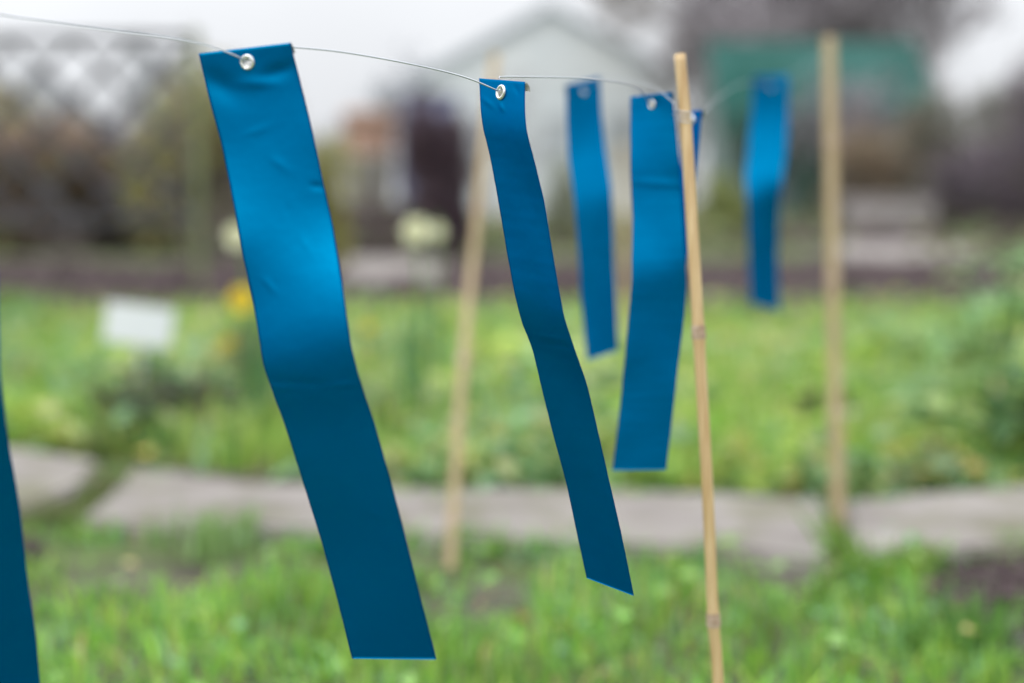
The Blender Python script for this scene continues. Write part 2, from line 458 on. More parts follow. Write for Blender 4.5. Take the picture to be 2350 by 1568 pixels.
n = 85000
x = rng.uniform(-2.2, 2.2, n); y = rng.uniform(-1.0, 1.90, n)
dens = vnoise(x, y, 5.0, 1.1)
edge = 1.81 + 0.17 * (vnoise(x, y * 0, 6, 3.3) - 0.5) * 2
keep = (dens > 0.36) & (y < edge + 0.03) & ~(in_fg_soil(x, y) & (rng.uniform(0, 1, n) > 0.05))
x, y = x[keep], y[keep]; n = len(x)
cl = vnoise(x, y, 6.0, 4.4)
h = (0.024 + 0.046 * cl) * rng.uniform(0.5, 1.35, n)
h[y > 1.7] *= 0.75
w = rng.uniform(0.0022, 0.0062, n)
pts = np.stack([x, y, gheight(x, y)], 1)
cols = palette(n, G_FRESH, [5, 5, 3, 4, .5, .35])
cols *= (0.26 + 1.1 * vnoise(x, y, 9, 6.1) + .5 * vnoise(x, y, 23, 6.8))[:, None] * np.array([1.04, 1.0, .80])
P1 = blades(pts, h, w, cols, 0.85)
n2 = 8000   # clover and small broad leaves low in the lawn
x2 = rng.uniform(-2.2, 2.2, n2); y2 = rng.uniform(-1.0, 1.82, n2); k = (vnoise(x2, y2, 4, 7.7) > 0.40) & ~in_fg_soil(x2, y2); x2, y2 = x2[k], y2[k]
P2 = leaves(np.stack([x2, y2, rng.uniform(0.01, 0.055, len(x2))], 1), rng.uniform(0.010, 0.022, len(x2)),
            palette(len(x2), [(0.24, 0.44, 0.10), (0.28, 0.48, 0.14), (0.19, 0.38, 0.18), (0.62, 0.50, 0.20)], [4, 3, 3, .4]), 0.35, 0.8)
V, L, T, C = merge([P1, P2])
o = link("grass", np_mesh("grass", V, L, T, C), M_GRASS, smooth=False)
tag(o, "fresh green lawn grass in front of the stone path", "grass", kind="stuff")

# --- grass and weeds growing in and around the path
def strip_grass(name, x, y, hmin, hmax, label, pal=G_FRESH, wts=(5, 5, 3, 4, .5, .35), wd=(0.003, 0.007), lean=0.6):
    n = len(x); h = rng.uniform(hmin, hmax, n)
    V, L, T, C = blades(np.stack([x, y, gheight(x, y)], 1), h, rng.uniform(*wd, n), palette(n, pal, wts), lean)
    o = link(name, np_mesh(name, V, L, T, C), M_GRASS, smooth=False)
    return tag(o, label, "grass", kind="stuff")

# the gap between the left two slabs, and thin growth over the slab edges
gp = [ground_at(u, v) for u, v in ((268, 1105), (228, 1150), (150, 1200), (250, 1120), (190, 1190))]
xs = np.concatenate([rng.normal(p.x, 0.035, 260) for p in gp]); ys = np.concatenate([rng.normal(p.y, 0.02, 260) for p in gp])
strip_grass("path_gap_grass", xs, ys, 0.015, 0.04, "low mossy grass filling the gap between two slabs", pal=[(0.2, 0.27, 0.09), (0.15, 0.2, 0.07), (0.22, 0.17, 0.12)], wts=(3, 3, 2))

# tuft at the joint between the long and the right slab
def tuft(u, v, n, hgt, spread, label, cols, wts=None, w=(0.004, 0.009), lean=0.5, drift=(0, 0), name="grass_tuft"):
    p = ground_at(u, v)
    x = rng.normal(p.x, spread, n); y = rng.normal(p.y, spread, n)
    h = rng.uniform(0.5, 1.0, n) * hgt
    V, L, T, C = blades(np.stack([x, y, np.zeros(n)], 1), h, rng.uniform(*w, n), palette(n, cols, wts or [1] * len(cols)), lean)
    k = V[:, 2] / hgt
    V[:, 0] += drift[0] * k; V[:, 1] += drift[1] * k
    V[:, 0:2] -= np.array([p.x, p.y])
    o = link(name, np_mesh(name, V, L, T, C), M_GRASS, smooth=False)
    o.location = (p.x, p.y, 0)
    return tag(o, label, "grass tuft", "grass tufts by the path")
tuft(1985, 1330, 36, 0.11, 0.014, "tall grass tuft leaning left over the joint between two slabs", [(0.16, 0.30, 0.05), (0.22, 0.36, 0.08)], lean=0.25, drift=(-0.075, 0.0))
tuft(2070, 1320, 70, 0.06, 0.013, "small grass tuft leaning right, beside the dark soil patch", [(0.16, 0.30, 0.06), (0.28, 0.38, 0.10)], lean=0.4, drift=(0.03, 0))
tuft(480, 1275, 60, 0.085, 0.035, "pale grass tuft at the front edge of the long slab, left of the wide strip", [(0.24, 0.38, 0.14), (0.2, 0.34, 0.10)], lean=0.5)
tuft(30, 760, 150, 0.19, 0.05, "tall pale green grass tuft beside the soil bed at the left edge", [(0.20, 0.36, 0.08), (0.28, 0.42, 0.14)], lean=0.5, w=(0.008, 0.016))
tuft(2180, 1500, 130, 0.08, 0.04, "grass tuft growing on the edge of the dark soil patch", [(0.14, 0.30, 0.06), (0.10, 0.24, 0.06)], lean=0.5)

# grass creeping over the slab edges
ex, ey = [], []
for k_ in range(44):
    u_ = rng.uniform(200, 2400); f_ = k_ % 3
    v_ = (np.interp(u_, [200, 560, 900, 1300, 1700, 1905, 1950, 2330, 2400], [1232, 1240, 1262, 1284, 1300, 1325, 1318, 1288, 1286]) + rng.uniform(-16, 12)) if f_ else (np.interp(u_, [200, 430, 900, 1400, 1890, 2360, 2400], [1095, 1118, 1152, 1158, 1182, 1150, 1150]) + rng.uniform(-5, 14))
    p_ = ground_at(u_, v_); m2 = int(rng.uniform(12, 60))
    ex.append(rng.normal(p_.x, rng.uniform(.012, .05), m2)); ey.append(rng.normal(p_.y, .012, m2))
strip_grass("path_edge_grass", np.concatenate(ex), np.concatenate(ey), 0.02, 0.048, "ragged grass creeping over the edges of the paving slabs")

# --- mid bed: mixed weeds, bright green, uneven height
n = 56000
t_ = rng.uniform(0, 1, n); y = 2.12 + (7.0 - 2.12) * t_ ** 1.5
x = rng.uniform(-1, 1, n) * (1.4 + 0.55 * y)
pos = np.stack([x, y], 1)
clump = vnoise(x, y, 2.4, 8.8); fine = vnoise(x, y, 9, 9.9)
uu = x / y * F + 1175
topedge = np.interp(uu, [0, 500, 800, 2350], [5.0, 5.2, 6.0, 6.0]) + 1.3 * (vnoise(x, x * 0, 1.3, 2.9) - .5)
backedge = np.interp(uu, [0, 250, 500, 900, 1400, 1900, 2350], [2.60, 2.58, 2.43, 2.31, 2.30, 2.26, 2.29]) + 0.05 * (fine - .5)
keep = (y < topedge) & (fine + clump > 0.82) & (y > backedge)
x, y, clump, fine = x[keep], y[keep], clump[keep], fine[keep]; n = len(x)
hz = (0.02 + 0.20 * np.clip(clump - 0.25, 0, 1)) * rng.uniform(0.1, 1.0, n) * np.clip((y - 2.0) / 0.6, 0.25, 1) * np.clip(1.75 - 0.24 * y, 0.25, 1)
huev = vnoise(x, y, 3.1, 12.1)[:, None]
c1 = palette(n, [(0.42, 0.54, 0.11), (0.27, 0.46, 0.08), (0.58, 0.64, 0.20), (0.28, 0.46, 0.24), (0.66, 0.62, 0.40)], [4.6, 4, 3.4, 2, .8])
c2 = palette(n, [(0.28, 0.46, 0.24), (0.14, 0.27, 0.10), (0.54, 0.60, 0.28), (0.64, 0.52, 0.16)], [4, 3, 2, .8])
cols = np.where(huev > 0.52, c1, c2) * (0.28 + 0.80 * vnoise(x, y, 4.0, 14.0) + 0.62 * vnoise(x, y, 11, 15.0))[:, None]
P1 = leaves(np.stack([x, y, hz], 1), rng.uniform(0.025, 0.07, n) * (1 + 0.12 * (y - 2)), cols, 0.45, 0.6)
m_ = 34000
xb = rng.uniform(-1, 1, m_); yb = 2.14 + 3.4 * rng.uniform(0, 1, m_) ** 1.4; xb = xb * (1.4 + 0.55 * yb)
bb = np.interp(xb / yb * F + 1175, [0, 250, 500, 900, 1400, 1900, 2350], [2.60, 2.58, 2.43, 2.31, 2.30, 2.26, 2.29])
k = yb > bb; xb, yb = xb[k], yb[k]; m_ = len(xb)
P2 = blades(np.stack([xb, yb, np.zeros(m_)], 1), rng.uniform(0.03, 0.16, m_) * np.clip((yb - 1.95) / 0.6, 0.3, 1), rng.uniform(0.004, 0.010, m_),
            palette(m_, [(0.32, 0.50, 0.09), (0.22, 0.42, 0.07), (0.46, 0.58, 0.15), (0.58, 0.52, 0.30)], [4, 4, 3, .6]), 0.6)
V, L, T, C = merge([P1, P2])
o = link("weeds", np_mesh("weeds", V, L, T, C), M_LEAF, smooth=False)
tag(o, "bright green weeds and seedlings covering the bed behind the path", "weeds", kind="stuff")

# --- soil clods: the patch by the lawn and the far bed
def clods(name, P, sizes, label):
    bmi = bmesh.new(); bmesh.ops.create_icosphere(bmi, subdivisions=1, radius=1.0)
    bv = np.array([v.co[:] for v in bmi.verts]); bf = np.array([[v.index for v in f.verts] for f in bmi.faces]); bmi.free()
    n = len(P)
    jit = rng.uniform(0.65, 1.25, (n, len(bv), 1)); sc = rng.uniform(0.7, 1.3, (n, 1, 3)) * sizes[:, None, None] * np.array([1, 1, .7])
    V = P[:, None, :] + bv[None] * jit * sc
    L = (bf[None] + (np.arange(n) * len(bv))[:, None, None]).ravel()
    o = link(name, np_mesh(name, V.reshape(-1, 3), L, np.full(n * len(bf), 3)), M_SOIL, smooth=False)
    return tag(o, label, "soil", kind="stuff")
n = 12000; x = rng.uniform(-1.2, 1.8, n); y = rng.uniform(1.42, 1.92, n); k = in_fg_soil(x, y); x, y = x[k], y[k]
clods("soil_crumbs", np.stack([x, y, rng.uniform(0, 0.022, len(x)) * (0.3 + vnoise(x, y, 6, 3.0))], 1), rng.uniform(0.004, 0.014, len(x)), "dark crumbly soil beside the right paving slab")
n = 7500; x = rng.uniform(-5, 5, n); y = rng.uniform(5.3, 9.6, n)
uu = x / y * F + 1175; vv = 452 + EYE_H * F / y
k = ~(((uu > 760) & (uu < 1020) & (vv > 572) & (vv < 660)) | ((uu > 1920) & (uu < 2300) & (vv < 598))); x, y = x[k], y[k]; n = len(x)
clods("soil_bed", np.stack([x, y, rng.uniform(0, 0.08, n) * vnoise(x, y, 1.5, 3.6)], 1), rng.uniform(0.02, 0.06, n), "dark dug soil between the green bed and the far path")
n = 9000; x = rng.uniform(-9, 9, n); y = rng.uniform(14.5, 20, n)
clods("rough_ground", np.stack([x, y, rng.uniform(0, 0.12, n) * vnoise(x, y, 1.0, 3.6)], 1), rng.uniform(0.03, 0.1, n), "rough dark ground with clods beyond the far path")
n = 9000; x = rng.uniform(-9, 9, n); y = rng.uniform(11.0, 20, n)
kk = (vnoise(x, y, 0.6, 5.5) > 0.5); x, y = x[kk], y[kk]
V, L, T, C = leaves(np.stack([x, y, rng.uniform(0, 0.25, len(x))], 1), rng.uniform(0.08, 0.2, len(x)), palette(len(x), [(0.17, 0.24, 0.09), (0.26, 0.27, 0.12), (0.20, 0.16, 0.12)], [3, 2, 2]), 0.6)
tag(link("undergrowth", np_mesh("undergrowth", V, L, T, C), M_LEAF, smooth=False), "patchy low undergrowth at the foot of the shrubs and shed", "undergrowth", kind="stuff")

# ------------------------------------------------------------------ shrubs and trees
def shrub(loc, wid, dep, hgt, nleaf, lsize, cols, wts, label, cat, name="shrub", twigs=60, twigcol=(0.26, 0.22, 0.21), lumps=9, group=None, flat=0.0, airy=0.55):
    r = empty(name, loc, label, cat, group)
    L0 = Vector(loc)
    cen = []
    for _ in range(lumps):
        cen.append((rng.uniform(-.5, .5) * wid * .75, rng.uniform(-.5, .5) * dep * .7, rng.uniform(0.18, 0.82 if flat < .5 else 0.7) * hgt, rng.uniform(.20, .36)))
    n = nleaf; k = rng.integers(0, lumps, n); cc = np.array(cen)[k]
    d = rng.normal(0, 1, (n, 3)); d /= np.linalg.norm(d, axis=1)[:, None]; rad = rng.uniform(0.25, 1.05, n) ** airy
    P = cc[:, :3] + d * rad[:, None] * cc[:, 3:4] * np.array([wid * 1.0, dep * 1.0, hgt * 0.9])
    P[:, 2] = np.abs(P[:, 2]); P += np.array(loc)
    V, L, T, C = leaves(P, rng.uniform(0.6, 1.3, n) * lsize, palette(n, cols, wts, 0.25), 0.7)
    link("foliage", np_mesh("foliage", V, L, T, C), M_LEAF, r, smooth=False)
    paths, rr = [], []
    for _ in range(twigs):
        c = cen[rng.integers(0, lumps)]
        tip = np.array([c[0], c[1], c[2]]) + rng.normal(0, 1, 3) * np.array([wid, dep, hgt]) * 0.16
        tip[2] = abs(tip[2]) + .05 * hgt
        b = np.array([rng.normal(0, .12) * wid, rng.normal(0, .12) * dep, -0.02])
        mid = (b + tip) / 2 + rng.normal(0, .05, 3) * wid
        paths.append(np.array([b, mid, tip]) + np.array(loc)); q = hgt * 0.011
        rr.append([q, q * .7, q * .25])
    V, L, T = tube_np(paths, rr, 4)
    link("stem", np_mesh("stem", V, L, T, np.tile(twigcol, (len(V), 1))), M_DRY, r)
    return r

def bare_tree(loc, height, spread, label, cat="tree", levels=5, trunk_r=0.09, col=(0.36, 0.33, 0.355), seed=1, trunk_h=0.25, group=None, twig=1.0, kids=(4, 3)):  # twig colour is lightened, distance haze put into the bark tone
    rs = random.Random(seed)
    r = empty("bare_tree", loc, label, cat, group)
    paths, rads = [], []
    def grow(p, d, ln, rad, lv):
        pts = [p]; q = p; dd = d.copy()
        for s in range(3):
            dd = (dd + Vector((rs.gauss(0, .16), rs.gauss(0, .16), rs.gauss(0.05, .10)))).normalized()
            q = q + dd * ln / 3; pts.append(q)
        if lv > 0: paths.append(np.array([list(v) for v in pts])); rads.append(np.linspace(rad, rad * 0.6, 4))
        else: tr.append((np.array([list(v) for v in pts]), np.linspace(rad, rad * .75, 4)))
        if lv >= levels: return
        kn = kids[0] if lv < 3 else kids[1]
        for c in range(kn + rs.randint(0, 1)):
            base = pts[1 + rs.randint(0, 2)] if c else pts[3]
            ax = Vector((rs.gauss(0, 1), rs.gauss(0, 1), rs.gauss(0.15, .45))).normalized()
            nd = (dd * 0.75 + ax * (0.75 * spread)).normalized()
            if lv > 2: nd.z += 0.12
            grow(base, nd.normalized(), ln * rs.uniform(.58, .8), max(rad * .52, 0.0045 * twig * height / 5), lv + 1)
    tr = []
    grow(Vector(loc) + Vector((0, 0, -.05)), Vector((0, 0, 1)), height * trunk_h, trunk_r, 0)
    V, L, T = tube_np([p for p, _ in tr], [q for _, q in tr], 10)
    link("trunk", np_mesh("trunk", V, L, T), M_BARK, r)
    V, L, T = tube_np(paths, rads, 4)
    cc = np.tile(col, (len(V), 1)) * rng.uniform(.8, 1.2, (len(V), 1))
    link("crown", np_mesh("crown", V, L, T, cc), M_DRY, r)
    return r

def lift(c, k, t=(1, 1, 1)):
    return [tuple(a * k * b for a, b in zip(q, t)) for q in c]

def gp_(px, Yd):            # x position at distance Yd for picture column px (of 2350)
    return (px - 1175) / F * Yd

OL = [(0.30, 0.31, 0.11), (0.24, 0.22, 0.10), (0.35, 0.27, 0.17), (0.19, 0.23, 0.11), (0.32, 0.21, 0.17)]
BR = [(0.22, 0.15, 0.12), (0.29, 0.21, 0.16), (0.17, 0.19, 0.10), (0.18, 0.14, 0.14)]
DK = [(0.12, 0.105, 0.12), (0.17, 0.145, 0.165), (0.15, 0.17, 0.11), (0.21, 0.165, 0.165)]
OL = lift(OL, 1.55, (1.02, 1.0, 1.0)); BR = lift(BR, 1.5, (1.05, .98, .95)); DK = lift(DK, 1.5, (1.0, .97, 1.04))  # shrub colours brightened, haze over the background painted into the leaves
shrub((gp_(-60, 13), 13, 0), 1.9, 1.2, 1.50, 8500, .07, OL, [3, 3, 2, 3, 2], "olive brown shrub at the left edge behind the lattice trellis", "shrub", twigs=130, group="shrubs behind the trellis")
shrub((gp_(150, 12.4), 12.4, 0), 1.5, 1.1, 1.22, 7500, .065, BR, [3, 2, 3, 2], "low brown shrub second from the left edge behind the trellis", "shrub", twigs=130, group="shrubs behind the trellis")
shrub((gp_(330, 13), 13, 0), 1.7, 1.2, 1.42, 9000, .065, DK, [2, 3, 3, 2], "dark grey green shrub behind the middle of the trellis", "shrub", twigs=150, group="shrubs behind the trellis")
shrub((gp_(470, 12), 12, 0), 1.2, 1.0, 1.50, 8000, .065, OL, [4, 3, 2, 4, 1], "tall olive shrub beside the mossy trellis post", "shrub", twigs=130, group="shrubs behind the trellis")
shrub((gp_(620, 12.6), 12.6, 0), .9, .8, .9, 4000, .06, OL, [3, 3, 2, 3, 2], "olive shrub hidden partly behind the widest blue strip", "shrub", twigs=80, group="shrubs behind the trellis")
shrub((gp_(755, 9.2), 9.2, 0), .30, .35, .92, 2600, .045, [(0.46, 0.44, 0.13), (0.36, 0.36, 0.12), (0.30, 0.26, 0.10)], [3, 3, 1], "narrow ochre yellow shrub right of the widest blue strip", "shrub", twigs=50)
shrub((gp_(1000, 11), 11, 0), .62, .55, 1.16, 8000, .05, [(0.13, 0.085, 0.10), (0.17, 0.115, 0.13), (0.11, 0.09, 0.13)], [3, 3, 2], "dark copper leaved shrub beside the white bucket", "shrub", twigs=90, twigcol=(.1, .07, .07))
shrub((gp_(1660, 15), 15, 0), .6, .5, .70, 2600, .06, [(0.34, 0.37, 0.10), (0.22, 0.27, 0.10)], [2, 2], "small yellow green shrub in front of the green shed", "shrub", twigs=50)
shrub((gp_(1290, 14), 14, 0), .5, .5, .85, 1800, .05, [(0.30, 0.34, 0.20), (0.22, 0.24, 0.18)], [2, 2], "pale green shrub against the white house", "shrub", twigs=60)
# right hand side
shrub((gp_(2010, 18.5), 18.5, 0), 1.6, 1.1, 1.65, 6500, .08, [(0.42, 0.30, 0.22), (0.33, 0.25, 0.19), (0.33, 0.32, 0.20)], [3, 2, 2], "rusty brown shrub beside the right bamboo cane", "shrub", twigs=150, group="shrubs at the right")
shrub((gp_(2190, 18), 18.2, 0), 1.7, 1.1, 1.90, 8000, .08, [(0.28, 0.28, 0.22), (0.26, 0.22, 0.22), (0.22, 0.25, 0.18)], [3, 2, 2], "grey brown shrub between the rusty shrub and the darkest one", "shrub", twigs=150, group="shrubs at the right")
shrub((gp_(2370, 17), 17, 0), 1.9, 1.2, 2.20, 12000, .08, DK, [4, 3, 1, 1], "darkest purple grey shrub at the right edge", "shrub", twigs=200, group="shrubs at the right")
shrub((gp_(2700, 17), 17, 0), 2.1, 1.1, 2.3, 9000, .08, DK, [3, 3, 2, 1], "tall dark shrub beyond the right edge", "shrub", twigs=150, group="shrubs at the right")

TG = "bare trees beyond the garden"
bare_tree((gp_(1850, 27), 27, 0), 8.8, 1.4, "largest bare tree, its grey crown rising above the green shed", seed=4, levels=6, trunk_r=.12, trunk_h=.31, group=TG, kids=(4, 3), twig=2.8)
bare_tree((gp_(1720, 29), 29, 0), 8.0, 1.4, "bare tree with a grey brown crown between the house and the largest tree", seed=9, levels=6, trunk_r=.10, trunk_h=.31, group=TG, kids=(4, 3), twig=2.8, col=(.36, .33, .32))
bare_tree((gp_(1990, 28), 28, 0), 7.6, 1.4, "bare tree with dark spreading branches above the right end of the green shed", seed=41, levels=6, trunk_r=.10, trunk_h=.31, group=TG, kids=(4, 3), twig=2.4)
bare_tree((gp_(2040, 18.5), 18.8, 0), 3.1, 1.2, "small bare tree standing before the right end of the green shed", seed=53, levels=5, trunk_r=.05, trunk_h=.30, group=TG, kids=(4, 4), twig=1.5)
bare_tree((gp_(2330, 24), 24, 0), 3.3, 1.0, "low bare tree over the dark shrubs at the right", seed=12, levels=5, trunk_r=.08, trunk_h=.27, group=TG, twig=1.6, kids=(4, 4))
bare_tree((gp_(60, 22), 22, 0), 4.6, 1.0, "thin bare tree at the left edge behind the trellis", seed=15, levels=5, trunk_r=.07, trunk_h=.28, group=TG, twig=1.0, col=(.22, .24, .25))
bare_tree((gp_(360, 24), 24, 0), 4.4, 1.0, "thin bare tree behind the mossy trellis post", seed=21, levels=5, trunk_r=.07, trunk_h=.28, group=TG, twig=1.0, col=(.20, .22, .23))
bare_tree((gp_(560, 36), 36, 0), 5.2, .9, "faint far bare tree above the widest blue strip", seed=25, levels=5, trunk_r=.09, trunk_h=.28, group=TG, twig=1.0, col=(.28, .28, .32))
bare_tree((gp_(950, 34), 34, 0), 4.9, .9, "faint bare tree left of the white house gable", seed=31, levels=5, trunk_r=.14, trunk_h=.36, group=TG, twig=1.3, col=(.26, .28, .31))
bare_tree((gp_(1130, 26), 26, 0), 4.4, 1.1, "thin bare tree in front of the left half of the white house", seed=61, levels=5, trunk_r=.07, trunk_h=.27, group=TG, twig=1.2, col=(.30, .28, .30))
bare_tree((gp_(1560, 27), 27, 0), 3.9, 1.1, "thin bare tree beside the right corner of the white house", seed=67, levels=5, trunk_r=.07, trunk_h=.27, group=TG, twig=1.3, col=(.30, .28, .30))
bare_tree((gp_(790, 38), 38, 0), 3.6, .9, "low faint bare tree between the two nearest blue strips", seed=35, levels=5, trunk_r=.09, trunk_h=.28, group=TG, twig=1.3, col=(.28, .28, .31))

# ------------------------------------------------------------------ buildings
def house():
    Yh = 32.0
    cx = gp_(1262, Yh); r = empty("white_house", (cx, Yh + 3, 0), "pale house with a low grey gable roof behind the strips", "house")
    hw, ze, za = 2.75, 3.15, 4.62
    x0, x1 = cx - hw, cx + hw
    bm = bmesh.new()
    f = bm.faces.new([bm.verts.new(p) for p in ((x0, Yh, -.1), (x1, Yh, -.1), (x1, Yh, ze), (cx, Yh, za), (x0, Yh, ze))])
    e = bmesh.ops.extrude_face_region(bm, geom=[f]); bmesh.ops.translate(bm, verts=[v for v in e['geom'] if isinstance(v, bmesh.types.BMVert)], vec=(0, 7, 0))
    bmesh.ops.recalc_face_normals(bm, faces=bm.faces); bm_obj("wall", bm, M_WALL, r)
    bm = bmesh.new(); sl = math.atan2(za - ze, hw); ln = math.hypot(hw, za - ze) + .45
    for s in (-1, 1):
        c = Vector((cx + s * ln / 2 * math.cos(sl), Yh + 3.86, za + .075 - ln / 2 * math.sin(sl)))
        box(bm, c, (ln, 7.8, .09), tilt=Matrix.Rotation(s * sl, 4, 'Y'))
    rf = bm_obj("roof", bm, M_ROOF, r)
    bm = bmesh.new()
    for s in (-1, 1):
        c = Vector((cx + s * ln / 2 * math.cos(sl), Yh - .07, za + .02 - ln / 2 * math.sin(sl)))
        box(bm, c, (ln, .05, .17), tilt=Matrix.Rotation(s * sl, 4, 'Y'))
    bm_obj("bargeboard", bm, M_TRIM, r)
    for wx in (-1.5, 0.2, 1.55):
        bm = bmesh.new(); w, h, z = .8, 1.0, 1.75
        for dx, dz, sx, sz in ((-w / 2, 0, .08, h), (w / 2, 0, .08, h), (0, h / 2, w + .08, .08), (0, -h / 2, w + .08, .08), (0, 0, .05, h)):
            box(bm, (cx + wx + dx, Yh - .03, z + dz), (sx, .06, sz))
        wf = bm_obj("window", bm, M_WHITE, r)
        bm = bmesh.new(); box(bm, (cx + wx, Yh - .012, z), (w, .02, h)); bm_obj("pane", bm, mat("pale_pane", (0.48, 0.52, 0.55), 0.1, 0, .8), wf)
house()

def shed():
    Ys = 20.0; x0, x1 = gp_(1648, Ys), gp_(2105, Ys); cx = (x0 + x1) / 2; W_ = x1 - x0
    r = empty("garden_shed", (cx, Ys + 1, 0), "green roofed garden shed with grey boards under the largest bare tree", "shed")
    bm = bmesh.new(); n = 26                       # corrugated roof sheet sloping to the front
    for k in range(n):
        xx = x0 - .1 + (W_ + .2) * (k + .5) / n
        box(bm, (xx, Ys + .15, 2.14 + (0.02 if k % 2 else 0)), ((W_ + .2) / n * .98, 1.75, .045), tilt=Matrix.Rotation(math.radians(38), 4, 'X'))
    bm_obj("roof", bm, M_TEAL, r)
    bm = bmesh.new(); box(bm, (cx, Ys - .58, 1.50), (W_ + .24, .05, .34)); bm_obj("fascia", bm, M_TEAL, r)
    bm = bmesh.new()
    nb = 16
    for k in range(nb):
        if 6 <= k < 8: continue
        box(bm, (x0 + .1 + (W_ - .2) * (k + .5) / nb, Ys, .78), ((W_ - .2) / nb * .96, .04, 1.7))
    box(bm, (cx, Ys + 1.9, 1.1), (W_ - .1, .04, 2.3)); box(bm, (x0 + .06, Ys + .95, .9), (.04, 1.8, 1.9)); box(bm, (x1 - .06, Ys + .95, .9), (.04, 1.8, 1.9))
    bm_obj("board_wall", bm, M_GREYWOOD, r)
    for px in (1665, 1825, 2090):
        bm = bmesh.new(); box(bm, (gp_(px, Ys), Ys - .62, .8), (.12, .12, 1.65), bev=.01); bm_obj("post", bm, M_DGREEN, r)
    bm = bmesh.new(); box(bm, (x0 + .1 + (W_ - .2) * 7 / nb, Ys - .03, .78), ((W_ - .2) / nb * 2 - .02, .05, 1.62), bev=.006); d = bm_obj("door", bm, M_DGREEN, r)
    bm = bmesh.new(); box(bm, (x0 + .1 + (W_ - .2) * 7.6 / nb, Ys - .08, .85), (.03, .06, .12)); bm_obj("handle", bm, M_TRIM, d)
shed()

# wooden raised bed right
def raised_bed():
    Yb = 17.0; x0, x1 = gp_(1935, Yb), gp_(2140, Yb)
    r = empty("raised_bed", ((x0 + x1) / 2, Yb, 0), "weathered plank raised bed beside the rusty brown shrub", "raised bed")
    for k in range(2):
        bm = bmesh.new(); box(bm, ((x0 + x1) / 2, Yb, .12 + .21 * k), (x1 - x0, .05, .20), bev=.006); bm_obj("plank", bm, M_PLANK, r)
    bm = bmesh.new(); box(bm, ((x0 + x1) / 2, Yb + .2, .457), (x1 - x0 + .06, .5, .04), bev=.006); bm_obj("cap_board", bm, M_PLANK, r)
    for xx in (x0 + .03, x1 - .03):
        bm = bmesh.new(); box(bm, (xx, Yb + .065, .20), (.06, .07, .46), bev=.006); bm_obj("corner_post", bm, M_DARKWOOD, r)
raised_bed()

# lattice trellis left, with its mossy post
def trellis():
    Yt = 7.2; x0, x1, z0, z1 = gp_(-90, Yt), gp_(445, Yt), .36, 1.27
    r = empty("lattice_trellis", ((x0 + x1) / 2, Yt, 0), "grey diagonal lattice trellis between mossy posts at the left", "trellis")
    bm = bmesh.new(); sp_ = .30
    for s in (1, -1):
        k0 = -12
        for k in range(-12, 24):
            pts = []
            c = x0 + k * sp_
            for t in np.linspace(0, z1 - z0, 40):
                xx = c + s * t
                if x0 <= xx <= x1: pts.append((xx, z0 + t))
            if len(pts) < 4: continue
            (ax, az), (bx, bz) = pts[0], pts[-1]
            ln = math.hypot(bx - ax, bz - az)
            box(bm, ((ax + bx) / 2, Yt + (.011 if s > 0 else -.011), (az + bz) / 2), (ln, .018, .030), tilt=Matrix.Rotation(-math.atan2(bz - az, bx - ax), 4, 'Y'))
    bm_obj("lattice", bm, M_LATTICE, r)
    for zz in (z0, z1):
        bm = bmesh.new(); box(bm, ((x0 + x1) / 2, Yt, zz), (x1 - x0, .05, .035), bev=.003); bm_obj("rail", bm, M_LATTICE, r)
    for xx in (x1 + .03, x0 - .03):
        bm = bmesh.new(); box(bm, (xx, Yt, .63), (.045, .05, 1.34), bev=.006); bm_obj("post", bm, M_POST, r)
trellis()

def lathe(prof, n=32, c=(0, 0, 0), axis=None):
    """prof: list of (r, z) closed by the caller; returns verts, loops, totals about the z axis or a given rotation"""
    a = np.linspace(0, 2 * np.pi, n, endpoint=False); P = np.array(prof)
    V = np.stack([P[:, 0][:, None] * np.cos(a), P[:, 0][:, None] * np.sin(a), np.repeat(P[:, 1][:, None], n, 1)], -1).reshape(-1, 3)
    k = len(P); i = np.arange(k - 1)[:, None] * n; j = np.arange(n)[None, :]; j2 = (j + 1) % n
    q = np.stack([i + j, i + j2, i + n + j2, i + n + j], -1).reshape(-1, 4)
    if axis is not None: V = V @ np.array(axis).T
    return V + np.array(c), q.ravel(), np.full(len(q), 4)

